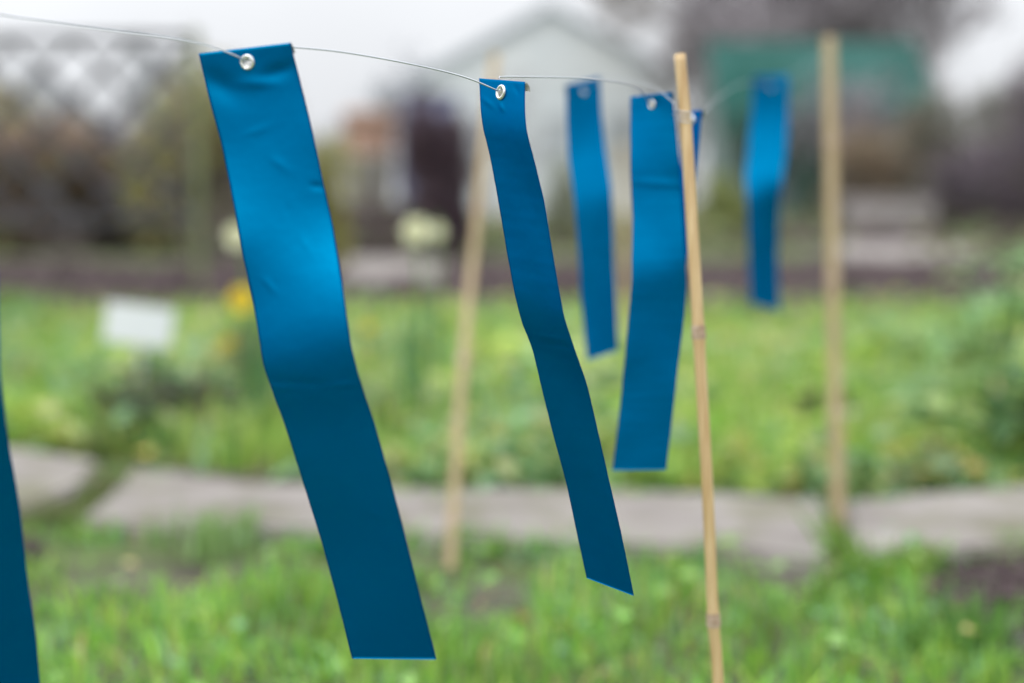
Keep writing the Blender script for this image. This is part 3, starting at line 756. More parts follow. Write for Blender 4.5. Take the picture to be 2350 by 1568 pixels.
def pots():
    Yp = 11.5; x = gp_(850, Yp); K = 1.28
    def P_(pr): return [(a * K, b * K) for a, b in pr]
    r = empty("planter", (x, Yp, 0), "dark wooden planter box under the white bucket", "planter")
    for k in range(2):
        bm = bmesh.new(); box(bm, (x, Yp, (.085 + .155 * k) * K), (.5 * K, .36 * K, .148 * K), bev=.008); bm_obj("plank_course", bm, M_DARKWOOD, r)
    z = .3155 * K
    r = empty("bucket", (x, Yp, z), "off white bucket standing on the dark planter", "bucket")
    V, L, T = lathe(P_([(0, 0), (.125, 0), (.16, .30), (.17, .30), (.17, .315), (.155, .315), (.12, .02), (0, .02)]), c=(x, Yp, z)); link("bucket_body", np_mesh("bucket_body", V, L, T), M_CREAMP, r)
    a = np.linspace(0, np.pi, 16); V, L, T = tube_np([np.stack([x + .172 * K * np.cos(a), Yp - .172 * K * np.sin(a) * .5 - .09, z + (.30 - .15 * np.sin(a)) * K], 1)], [np.full(16, .004)], 6)
    link("handle", np_mesh("handle", V, L, T), M_TRIM, r)
    zz = z + .23 * K
    r = empty("flower_pot", (x, Yp, zz), "round terracotta pot resting in the off white bucket", "flower pot")
    V, L, T = lathe(P_([(0, 0), (.09, 0), (.15, .12), (.162, .22), (.155, .30), (.17, .30), (.17, .36), (.15, .36), (.14, .22), (.08, .02), (0, .02)]), c=(x, Yp, zz)); link("pot_body", np_mesh("pot_body", V, L, T), M_TERRA, r)
    V, L, T = lathe(P_([(0, .33), (.145, .33)]), c=(x, Yp, zz)); link("potting_soil", np_mesh("potting_soil", V, L, T), M_SOIL, r)
    Yb = 12.6; xb = gp_(990, Yb)
    r = empty("water_barrel", (xb, Yb, 0), "blue violet water barrel behind the dark copper shrub", "water barrel")
    V, L, T = lathe(P_([(0, 0), (.19, 0), (.21, .25), (.235, .5), (.235, .58), (.21, .85), (.19, 1.03), (0, 1.03)]), c=(xb, Yb, 0)); link("barrel_body", np_mesh("barrel_body", V, L, T), M_BARREL, r)
    V, L, T = lathe(P_([(0, 1.032), (.205, 1.032), (.205, 1.07), (0, 1.085)]), c=(xb, Yb, 0)); link("lid", np_mesh("lid", V, L, T), M_BARREL, r)
    V, L, T = tube_np([np.array([[xb, Yb - .26, .14], [xb, Yb - .33, .14], [xb, Yb - .35, .11]])], [[.015, .015, .012]], 8, True); link("tap", np_mesh("tap", V, L, T), M_TRIM, r)
pots()

# white plant label
def plant_label():
    c = at(318, 746, 3.0)
    r = empty("plant_label", (c.x, c.y, 0), "white rectangular plant label on a short stake in the weeds", "plant label")
    R = Matrix.Rotation(math.radians(7), 4, 'Y') @ Matrix.Rotation(math.radians(-12), 4, 'X')
    bm = bmesh.new(); box(bm, c, (.142, .003, .084), tilt=R, bev=.0012); bm_obj("label_plate", bm, M_WHITE, r)
    bm = bmesh.new(); box(bm, (c.x, c.y + .011, c.z / 2 - .01), (.012, .008, c.z + .06), bev=.002); bm_obj("stake", bm, M_WHITE, r)
plant_label()

# ------------------------------------------------------------------ flowers and single plants
def daffodil(u, v, d, size, petal, cup, label, seed, name="daffodil"):
    c = at(u, v, d); rs = random.Random(seed)
    base = Vector((c.x + rs.uniform(-.04, .04), c.y + .03, 0))
    r = empty(name, base, label, "flower", "flowers in the green bed")
    P = spline([base + Vector((0, 0, -.02)), base.lerp(c, .5) + Vector((.012, .01, .02)), c + Vector((0, .028, .018)), c + Vector((0, .012, 0))], 8)
    V, L, T = tube_np([P], [np.linspace(.004, .003, len(P))], 6); link("stem", np_mesh("stem", V, L, T, np.tile((.16, .32, .09), (len(V), 1))), M_LEAF, r)
    V, L, C, T = [], [], [], []; o = 0
    for k in range(12):                             # double row of petals
        a = k * math.pi / 3 + (math.pi / 6 if k >= 6 else 0) + rs.uniform(-.1, .1); s_ = size / 2 * (1 if k < 6 else .8)
        for (t, w) in ((0, .18), (.35, .34), (.7, .36), (1.0, .06)):
            for sg in (-1, 0, 1):
                px, pz = t * s_, sg * w * s_
                yy = -.22 * s_ * t * t * (1 if k < 6 else 1.9) + (.05 * s_ if sg else 0) - (.004 if k >= 6 else 0)
                V.append((c.x + px * math.cos(a) - pz * math.sin(a), c.y + yy, c.z + px * math.sin(a) + pz * math.cos(a))); C.append(petal)
        for i in range(3):
            for j in range(2):
                b = o + i * 3 + j; L += [b, b + 1, b + 4, b + 3]; T.append(4)
        o += 12
    link("petals", np_mesh("petals", V, L, T, np.array(C)), M_PETAL, r)
    Rm = np.array([[1, 0, 0], [0, 0, 1], [0, -1, 0]]).T
    V, L, T = lathe([(.001, 0), (.10 * size, 0), (.12 * size, .12 * size), (.17 * size, .24 * size), (.165 * size, .245 * size), (.11 * size, .12 * size), (.001, .02 * size)], 16, axis=[[1, 0, 0], [0, 0, -1], [0, 1, 0]])
    V = V + np.array(c)
    link("trumpet", np_mesh("trumpet", V, L, T, np.tile(cup, (len(V), 1))), M_PETAL, r)
    n = 7; pts = np.array(base)[None] + rng.normal(0, .012, (n, 3)) * np.array([1, 1, 0])
    V, L, T, C = blades(pts, rng.uniform(.6, .95, n) * c.z, np.full(n, .012), palette(n, [(0.14, 0.28, 0.12)], [1]), .3); link("leaves", np_mesh("leaves", V, L, T, C), M_LEAF, r, smooth=False)
CR, YL = (0.86, 0.86, 0.66), (0.88, 0.86, 0.50)
daffodil(955, 530, 2.7, .058, CR, YL, "cream daffodil standing alone, left of the leaning pale cane", 3)
daffodil(1003, 532, 3.0, .04, CR, YL, "smaller cream daffodil just right of the larger one", 4)
daffodil(545, 542, 2.8, .055, CR, YL, "cream daffodil half hidden behind the widest blue strip", 5)
daffodil(556, 688, 2.7, .058, (0.88, 0.72, 0.07), (0.86, 0.54, 0.04), "deep yellow daffodil at the left edge of the widest blue strip", 6)

def small_bloom(u, v, d, size, col, label, seed):
    c = at(u, v, d); r = empty("dandelion", (c.x, c.y, 0), label, "flower", "small yellow blooms low in the greenery")
    V, L, T = tube_np([np.array([[c.x, c.y, -.01], [c.x + .004, c.y, c.z * .5], [c.x, c.y, c.z]])], [[.002, .002, .002]], 5); link("stem", np_mesh("stem", V, L, T, np.tile((.2, .34, .1), (len(V), 1))), M_LEAF, r)
    n = 60; a = rng.uniform(0, 2 * np.pi, n); el = rng.uniform(-.1, 1.4, n)
    dirs = np.stack([np.cos(a) * np.cos(el), np.sin(a) * np.cos(el), np.sin(el)], 1)
    sd = np.cross(dirs, [0.1, .2, 1.0]); sd /= np.linalg.norm(sd, axis=1)[:, None]
    P = np.array(c)[None]; V = np.stack([P - sd * size * .04, P + sd * size * .04, P + dirs * size / 2 + sd * size * .07, P + dirs * size / 2 - sd * size * .07], 1).reshape(-1, 3)
    V[0::4] = np.array(c) - sd * size * .04; V[1::4] = np.array(c) + sd * size * .04
    L = np.arange(4 * n); link("petals", np_mesh("petals", V, L, np.full(n, 4), np.tile(col, (4 * n, 1))), M_PETAL, r, smooth=False)
Yc = (0.78, 0.66, 0.08)
small_bloom(845, 765, 2.9, .045, Yc, "ochre yellow bloom in the weeds right of the widest strip", 1)
small_bloom(520, 800, 2.8, .045, Yc, "ochre yellow bloom in the weeds left of the widest strip", 2)
small_bloom(585, 1385, 1.66, .0122, Yc, "yellow bloom in the lawn left of the widest strip's lower half", 3)
small_bloom(535, 1410, 1.62, .0120, (0.75, 0.68, 0.22), "pale yellow bloom in the lawn, left neighbour of the yellow bloom", 4)
small_bloom(250, 1548, 1.48, .0122, Yc, "yellow bloom at the bottom edge of the lawn near the nearest strip", 5)
small_bloom(1710, 1525, 1.5, .0120, Yc, "yellow bloom in the lawn right of the nearest cane", 6)
small_bloom(1585, 1495, 1.52, .011, Yc, "yellow bloom in the lawn left of the nearest cane", 7)

def small_plant(u, v, d, hgt, wid, n, cols, label, cat="plant", name="leafy_plant", ls=.04, group=None, aspect=.6):
    p = ground_at(u, v) if d is None else at(u, v, d); loc = (p.x, p.y, 0)
    r = empty(name, loc, label, cat, group)
    q = rng.normal(0, 1, (n, 3)) * np.array([wid * .28, wid * .28, hgt * .22]); q[:, 2] = np.clip(q[:, 2] + hgt * .55, .01, hgt)
    V, L, T, C = leaves(q + np.array(loc), rng.uniform(.6, 1.2, n) * ls, palette(n, cols, [1] * len(cols), .2), .5, aspect); link("leaves", np_mesh("leaves", V, L, T, C), M_LEAF, r, smooth=False)
    paths = [np.array([[loc[0], loc[1], -.01], [loc[0] + a[0] * .4, loc[1] + a[1] * .4, a[2] * .6], [loc[0] + a[0], loc[1] + a[1], a[2]]]) for a in q[:14]]
    V, L, T = tube_np(paths, [[.003, .0025, .0015]] * len(paths), 5); link("stem", np_mesh("stem", V, L, T, np.tile((.16, .22, .09), (len(V), 1))), M_LEAF, r)
    return r
small_plant(385, 1020, None, .13, .20, 900, [(0.07, 0.12, 0.06), (0.10, 0.13, 0.07), (0.10, 0.07, 0.05)], "dark bushy plant in the weeds below the white label", ls=.035)
small_plant(590, 800, 3.2, .2, .12, 300, [(0.12, 0.16, 0.07), (0.22, 0.2, 0.1)], "dim olive plant against the left edge of the widest strip", ls=.035)
small_plant(1880, 1010, None, .09, .10, 300, [(0.10, 0.11, 0.05), (0.07, 0.10, 0.04)], "small dark plant at the foot of the right cane", ls=.03)

# broad bean plants at the right
def bean(u, v, hgt, label, seed, dark=False, flower=False):
    p = ground_at(u, v); rs = random.Random(seed)
    r = empty("bean_plant", (p.x, p.y, 0), label, "plant", "broad leaved plants at the right")
    V, L, C, T = [], [], [], []; o = 0; stems, rad = [], []
    for s in range(4):
        b = Vector((p.x + rs.uniform(-.03, .03), p.y + rs.uniform(-.03, .03), -.01))
        tip = b + Vector((rs.uniform(-.10, .10), rs.uniform(-.08, .08), hgt * rs.uniform(.75, 1.0)))
        P = spline([b, b.lerp(tip, .5) + Vector((rs.uniform(-.02, .02), 0, 0)), tip], 6); stems.append(P); rad.append(np.linspace(.006, .003, len(P)))
        for k in range(11):
            q = Vector(P[min(len(P) - 1, 2 + k)]); a = k * 2.4 + rs.uniform(-.4, .4); ln = rs.uniform(.055, .095); dr = rs.uniform(-.5, .45)
            d = Vector((math.cos(a), math.sin(a), .35)).normalized(); sd = d.cross(Vector((0, 0, 1))).normalized()
            colr = ((.07, .16, .05) if dark else (.24, .42, .17)) if rs.random() > .2 else ((.10, .2, .02) if dark else (.40, .54, .18))
            for t, w in ((0, .02), (.25, .24), (.5, .33), (.75, .26), (1, .02)):
                for sg in (-1, 0, 1):
                    pt = q + d * (ln * t) + sd * (sg * w * ln) + Vector((0, 0, -ln * t * t * (.5 + dr) + abs(sg) * w * ln * .25))
                    V.append(pt[:]); C.append(colr)
            for i in range(4):
                for j in range(2):
                    bb = o + i * 3 + j; L += [bb, bb + 1, bb + 4, bb + 3]; T.append(4)
            o += 15
    link("leaves", np_mesh("leaves", V, L, T, np.array(C)), M_LEAF, r)
    V, L, T = tube_np(stems, rad, 6); link("stem", np_mesh("stem", V, L, T, np.tile((.20, .34, .14), (len(V), 1))), M_LEAF, r)
    if flower:
        q = Vector(stems[0][-3]); n = 16
        P = np.array(q)[None] + rng.normal(0, .012, (n, 3)); V, L, T, C = leaves(P, np.full(n, .022), palette(n, [(.80, .78, .50)], [1]), .8, .9); link("blossom", np_mesh("blossom", V, L, T, C), M_PETAL, r, smooth=False)
bean(2310, 960, .43, "tall flowering broad leaved plant at the right edge", 1, flower=True)
bean(2245, 900, .25, "blue green broad leaved plant left of the tall flowering one", 2)
bean(2150, 985, .12, "low blue green plant between the right cane and the broad leaved plants", 3)
bean(2320, 1085, .20, "dark glossy broad leaved plant at the right edge, nearest of the group", 4, dark=True)
bean(2430, 1000, .42, "tall broad leaved plant just outside the right edge", 5, flower=True)
bean(2185, 1060, .13, "low pale broad leaved plant in front of the blue green one", 6)
bean(2060, 870, .19, "pale green plant just right of the right cane", 7)

# the garden so far to its real size
for o in list(S.objects):
    if o.parent is None and o.type in {'MESH', 'EMPTY'}:
        o.location = o.location * KH
        o.scale = (KH, KH, KH)
EYE_H = CAM_H

# ------------------------------------------------------------------ bamboo canes
def cane(pts, r0, label, m=M_BAMBOO, nodes=(), taper=.93):
    P = spline([atm(*p) for p in pts], 14)
    base = P[-1]
    r = empty("bamboo_cane", (base[0], base[1], 0), label, "garden cane", "bamboo canes holding up the wires")
    s = np.concatenate([[0], np.cumsum(np.linalg.norm(np.diff(P, axis=0), axis=1))]); Lt = s[-1]
    ss = np.linspace(0, Lt, 160); Q = np.stack([np.interp(ss, s, P[:, k]) for k in range(3)], 1)
    nd = [np.interp(v, [p[1] for p in pts], np.linspace(0, 1, len(pts))) for v in nodes]
    ndS = []
    for v in nodes:                                  # arc length where the cane passes picture row v
        rows = []
        for q_ in Q:
            w_ = Vector(q_) - Vector((0, 0, CAM_H)); dd = w_.y * cp - w_.z * sp; yy = w_.y * sp + w_.z * cp
            rows.append(784 - yy / dd * F)
        ndS.append(np.interp(v, rows, ss))
    R = np.interp(ss, [0, Lt], [r0 * taper, r0])
    for k, a in enumerate(ndS):
        R = R * (1 + .02 * np.sin(ss * 9 + k))
        R = R + r0 * .15 * np.exp(-((ss - a) / .009) ** 2) * (1 + .3 * np.sign(ss - a))
    V, L, T = tube_np([Q], [R], 20, True); link("cane_shaft", np_mesh("cane_shaft", V, L, T), m, r)
    # hollow cut at the top: a rim ring
    t = (Q[0] - Q[3]); t /= np.linalg.norm(t); V, L, T = tube_np([np.stack([Q[0] - t * .0008, Q[0] + t * .0012, Q[0] + t * .0013])], [[R[0] * 1.005, R[0] * .99, R[0] * .6]], 20); link("cut_end", np_mesh("cut_end", V, L, T), m, r)
    for a in ndS:
        k = np.interp([a - .0055, a - .0022, a + .0003, a + .0028, a + .006], ss, np.arange(len(ss)))
        QQ = np.stack([np.interp(k, np.arange(len(ss)), Q[:, j]) for j in range(3)], 1); rr = np.interp(a, ss, R)
        V, L, T = tube_np([QQ], [[rr * 1.004, rr * 1.10, rr * 1.015, rr * 1.13, rr * 1.004]], 20); link("node", np_mesh("node", V, L, T), M_NODE, r)
    return r, Q, R
c1r, C1Q, C1R = cane([(1560, 128, 1.112), (1575, 300, 1.112), (1591, 560, 1.112), (1603, 760, 1.113), (1624, 1130, 1.115), (1637, 1420, 1.116), (1648, 1568, 1.117), (1665, 2010, 1.119), (1672, 2290, 1.12)], .0051, "nearest bamboo cane, sharp golden, with the wire tied round its top", nodes=(762, 1422))
cane([(1137, 128, 1.80), (1112, 330, 1.78), (1085, 600, 1.76), (1062, 840, 1.73), (1040, 1180, 1.70), (1034, 1310, 1.69)], .0088, "leaning pale cane behind the two sharpest strips", M_BAMBOO_PALE, nodes=(480, 830, 1200))
cane([(1903, 88, 1.80), (1908, 400, 1.80), (1914, 800, 1.80), (1925, 1210, 1.80)], .0125, "thick upright blurred cane at the right, standing behind the slabs", M_BAMBOO_PALE, nodes=(330, 640, 950))
cane([(1432, 330, 5.5), (1433, 500, 5.5), (1436, 850, 5.5)], .016, "faint far cane between two blurred blue strips", M_BAMBOO_PALE, nodes=(520,))

# ------------------------------------------------------------------ foil strips
def smooth_arr(a, k):
    if k < 1: return a
    pad = np.concatenate([2 * a[0] - a[k:0:-1], a, 2 * a[-1] - a[-2:-k - 2:-1]])
    ker = np.exp(-np.linspace(-2, 2, 2 * k + 1) ** 2); ker /= ker.sum()
    return np.convolve(pad, ker, 'valid')

def strip(left, right, d0, theta, W_, label, eye=None, sign=1, wr=(), hem=True, rows=230, cols=34, eye_r=.0050, hem_shift=.0, seed=0, widen=0.0, curl=0.0):
    """left/right: picture outline of the two long edges; d0: depth at the top; theta: (row, lean in degrees) down the strip, positive leans its face to the sky"""
    left, right = np.array(left, float), np.array(right, float)
    t = np.linspace(0, 1, rows)
    def samp(P):
        vv = P[0, 1] + (P[-1, 1] - P[0, 1]) * t
        u = np.interp(vv, P[:, 1], P[:, 0]); return smooth_arr(u, 9), vv
    lu, lv = samp(left); ru, rv = samp(right)
    re_ = np.random.default_rng(seed + 90)
    lu = lu - widen; ru = ru + widen
    el, er = smooth_arr(re_.normal(0, .25, rows), 3), smooth_arr(re_.normal(0, .25, rows), 3)
    mv = (lv + rv) / 2
    th = np.radians(np.interp(mv, [a for a, _ in theta], [b for _, b in theta])); th = smooth_arr(th, 10)
    D = np.empty(rows); D[0] = rm(d0)
    for k in range(1, rows): D[k] = D[k - 1] - math.tan(th[k]) * (mv[k] - mv[k - 1]) / F * D[k - 1]
    w2 = np.hypot(ru - lu, (rv - lv) * .3) * D / F
    dl = np.sqrt(np.clip(W_ ** 2 - w2 ** 2, 0, None)); dl = smooth_arr(dl, 25) * sign
    s = np.linspace(0, 1, cols)
    U = (lu + el)[:, None] + (ru + er - lu - el)[:, None] * s; Vv = lv[:, None] + (rv - lv)[:, None] * s
    DD = D[:, None] + (-dl[:, None]) * (s[None] - .5)
    rs = np.random.default_rng(seed + 50)
    # gentle buckling of the foil
    for _ in range(7):
        a, b, c = rs.uniform(0, 1), rs.uniform(0, 1), rs.uniform(-1, 1)
        DD = DD + .00022 * np.sin((t[:, None] * rs.uniform(14, 34) + s[None] * rs.uniform(-3, 3) + a * 6.28)) * (.4 + .6 * np.cos(s[None] * 3.14 * rs.uniform(.5, 2) + b))
    if curl:                                         # the strip twists a little: its right half leans further back
        q_ = (mv - 600) / F * .95; DD = DD - curl * (s[None] - .5) * (np.exp(-((mv - 600) / 170) ** 2) * q_)[:, None]
    for (u0, v0, ang, ln, wd, amp) in wr:           # creases: picture position, direction, length, width, height (metres)
        ca, sa = math.cos(math.radians(ang)), math.sin(math.radians(ang))
        a = (U - u0) * ca + (Vv - v0) * sa; b = -(U - u0) * sa + (Vv - v0) * ca
        DD = DD - amp * np.exp(-(a / ln) ** 2 - (b / wd) ** 2)
    X = (U - 1175) / F * DD; Yc_ = -(Vv - 784) / F * DD
    P = np.stack([X, DD * cp + Yc_ * sp, CAM_H - DD * sp + Yc_ * cp], -1)
    gu, gv = np.gradient(P, axis=1), np.gradient(P, axis=0); N = np.cross(gu, gv); N /= np.linalg.norm(N, axis=2)[..., None]
    if N[0, 0, 1] < 0: N = -N                       # N points away from the viewer
    # eyelet centre
    if eye is None: eye = (lu[0] + (ru[0] - lu[0]) * .5, lv[0] + 30)
    e2 = (U - eye[0]) ** 2 + (Vv - eye[1]) ** 2; ri, ci = np.unravel_index(np.argmin(e2), e2.shape)
    # finer: bilinear is unnecessary at this grid density; centre directly on the ray
    dE = DD[ri, ci]; E = np.array(at(eye[0], eye[1], dE))
    TH = .00010
    root = empty("foil_strip", E, label, "foil strip", "blue foil strips hung on the wires")
    hole = np.linalg.norm(P - E, axis=2) < eye_r * .80
    def sheet(idx_rows, off, name, mats, par, shift=0.0, trim=None):
        Pf = P[idx_rows] + off * N[idx_rows]; Pb = Pf + TH * N[idx_rows]
        if shift: Pf = Pf + shift * gu_n[idx_rows]; Pb = Pb + shift * gu_n[idx_rows]
        r_, c_ = Pf.shape[:2]; V = np.concatenate([Pf.reshape(-1, 3), Pb.reshape(-1, 3)]); nb = r_ * c_
        hh = hole[idx_rows]; L, M_ = [], []
        ok = ~(hh[:-1, :-1] & hh[1:, 1:] & hh[1:, :-1] & hh[:-1, 1:])
        for i in range(r_ - 1):
            for j in range(c_ - 1):
                if not ok[i, j]: continue
                a = i * c_ + j; L += [a, a + c_, a + c_ + 1, a + 1]; M_.append(0); L += [nb + a, nb + a + 1, nb + a + c_ + 1, nb + a + c_]; M_.append(1)
        for i in range(r_ - 1):
            for j in (0, c_ - 1): a = i * c_ + j; L += [a, nb + a, nb + a + c_, a + c_]; M_.append(0)
        for j in range(c_ - 1):
            for i in (0, r_ - 1): a = i * c_ + j; L += [a, a + 1, nb + a + 1, nb + a]; M_.append(0)
        return link(name, np_mesh(name, V, L, np.full(len(M_), 4), matidx=M_), mats, par)
    gu_n = gu / np.linalg.norm(gu, axis=2)[..., None]
    rib = sheet(np.arange(rows), 0.0, "ribbon", [M_FOIL, M_SILVER], root)
    if hem:                                          # the top is folded back over the wire side
        hl = int(rows * .009 / (max(P[0, 0, 2] - P[-1, 0, 2], .1))); hl = max(5, hl)
        idx = np.arange(0, hl)
        off = np.concatenate([np.linspace(.0004, .0022, 3), np.full(hl - 3, .0022)])[:, None, None] + np.linspace(0, .0012, hl)[:, None, None] * 1
        sheet(idx, off, "folded_hem", [M_SILVER, M_FOIL], root, shift=hem_shift)
    # eyelet: flared rim on the face, tube through the foil, washer behind
    Nn = N[ri, ci]; a = np.cross(Nn, [0, 0, 1.0]); a /= np.linalg.norm(a); b = np.cross(Nn, a)
    B = np.stack([a, b, -Nn], 1)                     # local z towards the viewer
    R_ = eye_r
    V, L, T = lathe([(.50 * R_, -.0044), (.52 * R_, -.001), (.56 * R_, .0004), (.66 * R_, .0013), (.80 * R_, .0015), (.93 * R_, .0010), (R_, .0001), (.97 * R_, -.0002)], 40, c=E, axis=B)
    link("eyelet", np_mesh("eyelet", V, L, T), M_EYE, root)
    V, L, T = lathe([(.50 * R_, -.0046), (.80 * R_, -.0048), (.92 * R_, -.0042), (.9 * R_, -.0038)], 40, c=E, axis=B)
    link("washer", np_mesh("washer", V, L, T), M_EYE, root)
    return root, E, Nn, P

S1L = [(455, 123), (480, 230), (508, 330), (540, 490), (555, 580), (580, 690), (605, 845), (625, 900), (655, 980), (690, 1090), (740, 1250), (775, 1380), (808, 1512)]
S1R = [(667, 98), (690, 190), (715, 290), (745, 430), (765, 520), (785, 640), (805, 790), (825, 870), (858, 965), (885, 1060), (920, 1190), (960, 1350), (1002, 1514)]
_, E1, N1, P1_ = strip(S1L, S1R, .935, [(100, -9), (170, -7), (230, 0), (330, 0), (430, 3), (520, 8), (640, 10), (720, 7), (790, -1), (850, -9), (900, -14), (1000, -10), (1514, -9)], .0615,
    "widest blue strip, hanging left of centre with its full length in view", eye=(568, 143), eye_r=.0052, seed=1, curl=.13,
    wr=[(780, 0, 0, 0, 1, 0), (505, 195, 35, 50, 26, -.0016), (640, 165, -20, 36, 16, -.0010), (590, 190, 0, 40, 12, .0007), (728, 428, 6, 16, 7, -.0006), (640, 375, 35, 26, 9, .0003), (590, 300, -20, 30, 8, .0003), (700, 560, 60, 22, 6, .0002), (660, 480, 80, 18, 7, -.0002), (860, 1180, 30, 26, 6, .0002), (785, 884, -3, 38, 5, .0005), (700, 880, 3, 90, 8, -.0003), (640, 890, 10, 25, 5, .0003), (618, 655, 50, 20, 6, .0004)])
S2L = [(1100, 180), (1102, 240), (1107, 290), (1126, 365), (1145, 470), (1165, 590), (1182, 680), (1197, 740), (1222, 800), (1245, 900), (1270, 1000), (1300, 1110), (1325, 1230), (1346, 1327)]
S2R = [(1205, 188), (1204, 250), (1208, 300), (1228, 375), (1249, 460), (1265, 560), (1282, 660), (1295, 730), (1320, 805), (1346, 878), (1368, 970), (1395, 1090), (1425, 1220), (1455, 1368)]
_, E2, N2, P2_ = strip(S2L, S2R, .995, [(180, 6), (240, 9), (300, 4), (380, 1), (560, 5), (660, 5), (740, -4), (800, -12), (870, -9), (960, -3), (1368, -4)], .056,
    "slender blue strip in sharp focus at the centre, cut slanting at its foot", eye=(1150, 212), eye_r=.0056, seed=2, sign=1, hem_shift=.0016,
    wr=[(1150, 245, 60, 10, 4, .0012), (1120, 236, 40, 18, 5, .0008), (1185, 205, 60, 14, 5, -.0008), (1265, 775, 8, 40, 4, .0007), (1290, 795, 8, 40, 3, -.0007), (1320, 800, 45, 8, 5, .0008)])
S3L = [(1450, 222), (1450, 300), (1450, 400), (1455, 500), (1453, 600), (1453, 650), (1445, 740), (1435, 850), (1425, 950), (1409, 1080)]
S3R = [(1538, 212), (1548, 300), (1556, 400), (1563, 500), (1568, 600), (1572, 650), (1565, 740), (1550, 860), (1538, 970), (1525, 1078)]
_, E3, N3, _p = strip(S3L, S3R, 1.14, [(212, -2), (280, 8), (340, 5), (400, -2), (470, 7), (580, 9), (620, 0), (670, -14), (720, -10), (1080, -7)], .056,
    "blurred blue strip hanging directly left of the nearest cane", eye=(1497, 240), eye_r=.0042, seed=3, widen=4, sign=1, wr=[(1500, 218, 0, 14, 12, .003), (1500, 420, 4, 60, 10, .0006)])
S6L = [(1566, 255), (1558, 400), (1540, 600), (1515, 800)]
S6R = [(1611, 252), (1603, 350), (1588, 520), (1560, 700), (1545, 815)]
_, E6, N6, _p = strip(S6L, S6R, 1.165, [(250, -4), (330, 2), (420, 3), (815, -6)], .056, "narrow blue strip mostly hidden behind the nearest cane", eye=(1589, 276), seed=6, sign=1)
S4L = [(1304, 195), (1305, 280), (1310, 370), (1322, 450), (1330, 550), (1338, 680), (1345, 760), (1352, 828)]
S4R = [(1372, 176), (1376, 270), (1385, 350), (1398, 430), (1402, 500), (1405, 600), (1410, 700), (1414, 805)]
_, E4, N4, _p = strip(S4L, S4R, 1.33, [(175, -10), (230, -8), (300, -2), (370, 10), (440, 8), (490, -9), (560, -8), (828, -6)], .056, "blurred blue strip between the sharp strip and the one left of the cane", eye=(1338, 212), eye_r=.0034, seed=4, widen=5, sign=-1)
S5L = [(1733, 175), (1730, 250), (1722, 330), (1715, 405), (1720, 480), (1722, 600), (1727, 695)]
S5R = [(1805, 172), (1805, 260), (1800, 340), (1790, 420), (1784, 480), (1780, 600), (1785, 715)]
_, E5, N5, _p = strip(S5L, S5R, 1.62, [(172, -9), (240, -5), (310, 7), (400, 15), (430, 0), (470, -14), (715, -10)], .056, "farthest and most blurred blue strip, between the two right canes", eye=(1769, 200), eye_r=.0034, seed=5, widen=5, sign=-1)
S0L = [(-285, 70), (-270, 400), (-240, 850), (-215, 1150), (-170, 1400), (-130, 1650), (-85, 1900)]
S0R = [(-70, 55), (-35, 300), (-6, 600), (0, 850), (17, 1000), (44, 1150), (66, 1350), (82, 1450), (92, 1568), (100, 1700), (118, 1890)]
_, E0, N0, _p = strip(S0L, S0R, .885, [(55, 0), (400, 8), (700, 8), (850, -4), (950, -20), (1100, -20), (1900, -19)], .0625, "nearest dark blue strip, cut off by the left edge", eye=(-178, 100), seed=7, sign=1)

# ------------------------------------------------------------------ wires
def wire(pts, rad, label, loops=None, per=10):
    P = spline(pts, per)
    V, L, T = tube_np([P], [np.full(len(P), rad)], 8, True)
    if loops is not None:
        v, l, t = tube_np(loops, [np.full(len(q), rad) for q in loops], 8, True); L = np.concatenate([L, l + len(V)]); V = np.concatenate([V, v]); T = np.concatenate([T, t])
    o = link("wire", np_mesh("wire", V, L, T), M_WIRE)
    return tag(o, label, "wire", "thin wires between the canes")

def thru(E, N, f=.008):                              # front, hole, back points of an eyelet
    E, N = Vector(E), Vector(N); low = Vector((0, 0, .0016))
    return E - N * .0035 + low * .5, E + low, E + N * .007 + low * .8

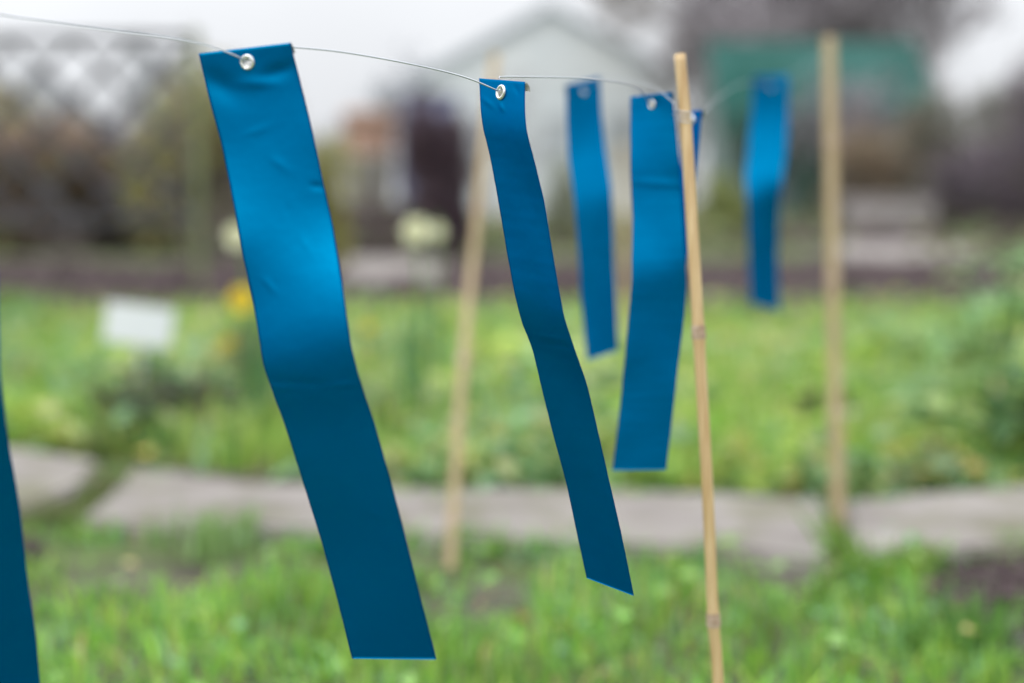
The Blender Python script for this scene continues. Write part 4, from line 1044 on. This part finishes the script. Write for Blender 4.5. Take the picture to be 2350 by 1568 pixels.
def coil(v, turns=2.4, rr=None, pitch=.0019):
    """turns of wire round the nearest cane at picture row v"""
    rows = []
    for q_ in C1Q:
        w_ = Vector(q_) - Vector((0, 0, CAM_H)); dd = w_.y * cp - w_.z * sp; rows.append(784 - (w_.y * sp + w_.z * cp) / dd * F)
    k = int(np.argmin(np.abs(np.array(rows) - v))); c = C1Q[k]; r_ = C1R[k] + .0006
    a = np.linspace(math.pi, math.pi + turns * 2 * math.pi, 60)
    return np.stack([c[0] + r_ * np.cos(a) , c[1] + r_ * np.sin(a), c[2] + .004 - pitch * (a - math.pi) / 6.28 * 2 + .0012 * np.sin(a)], 1), c
LP, CC = coil(268)
f0, h0, b0 = thru(E0, N0); f1, h1, b1 = thru(E1, N1); f2, h2, b2 = thru(E2, N2); f3, h3, b3 = thru(E3, N3)
WR = .00058
wire([atm(-700, -30, .82), f0, h0, b0, atm(-60, 34, .895), atm(60, 43, .905), atm(220, 65, .915), atm(380, 86, .922), atm(480, 106, .926), atm(535, 126, .929), f1, h1, b1,
      atm(600, 120, .951), atm(640, 107, .952), atm(690, 110, .954), atm(780, 119, .962), atm(900, 139, .974), atm(1010, 162, .983), atm(1080, 182, .987), f2, h2, b2],
     WR, "sharp thin wire sagging from the left edge to the central strip")
wire([b2, atm(1151, 196, 1.0125), atm(1146, 179, 1.014), atm(1156, 176.5, 1.016), atm(1220, 177, 1.03), atm(1310, 178.5, 1.05), atm(1390, 185, 1.075), atm(1440, 194, 1.095), atm(1470, 208, 1.11), f3, h3, b3,
      atm(1520, 252, 1.155), atm(1542, 262, 1.13), Vector(LP[0])], WR, "thin wire from the central strip to the tie on the nearest cane", loops=[LP])
f6, h6, b6 = thru(E6, N6); f5, h5, b5 = thru(E5, N5)
wire([Vector(LP[-1]), atm(1583, 266, 1.13), f6, h6, b6, atm(1640, 232, 1.28), atm(1710, 190, 1.50), f5, h5, b5, atm(1830, 165, 1.75), atm(1880, 130, 1.775), atm(1903, 122, 1.785)], WR * .65, "blurred thin wire from the nearest cane to the thick right cane")
f4, h4, b4 = thru(E4, N4)
wire([atm(1546, 236, 1.106), atm(1500, 200, 1.14), atm(1430, 182, 1.22), atm(1380, 180, 1.28), f4, h4, b4, atm(1260, 186, 1.60), atm(1180, 170, 1.72), atm(1138, 158, 1.785)], WR * .65, "blurred thin wire from the nearest cane back to the leaning cane")
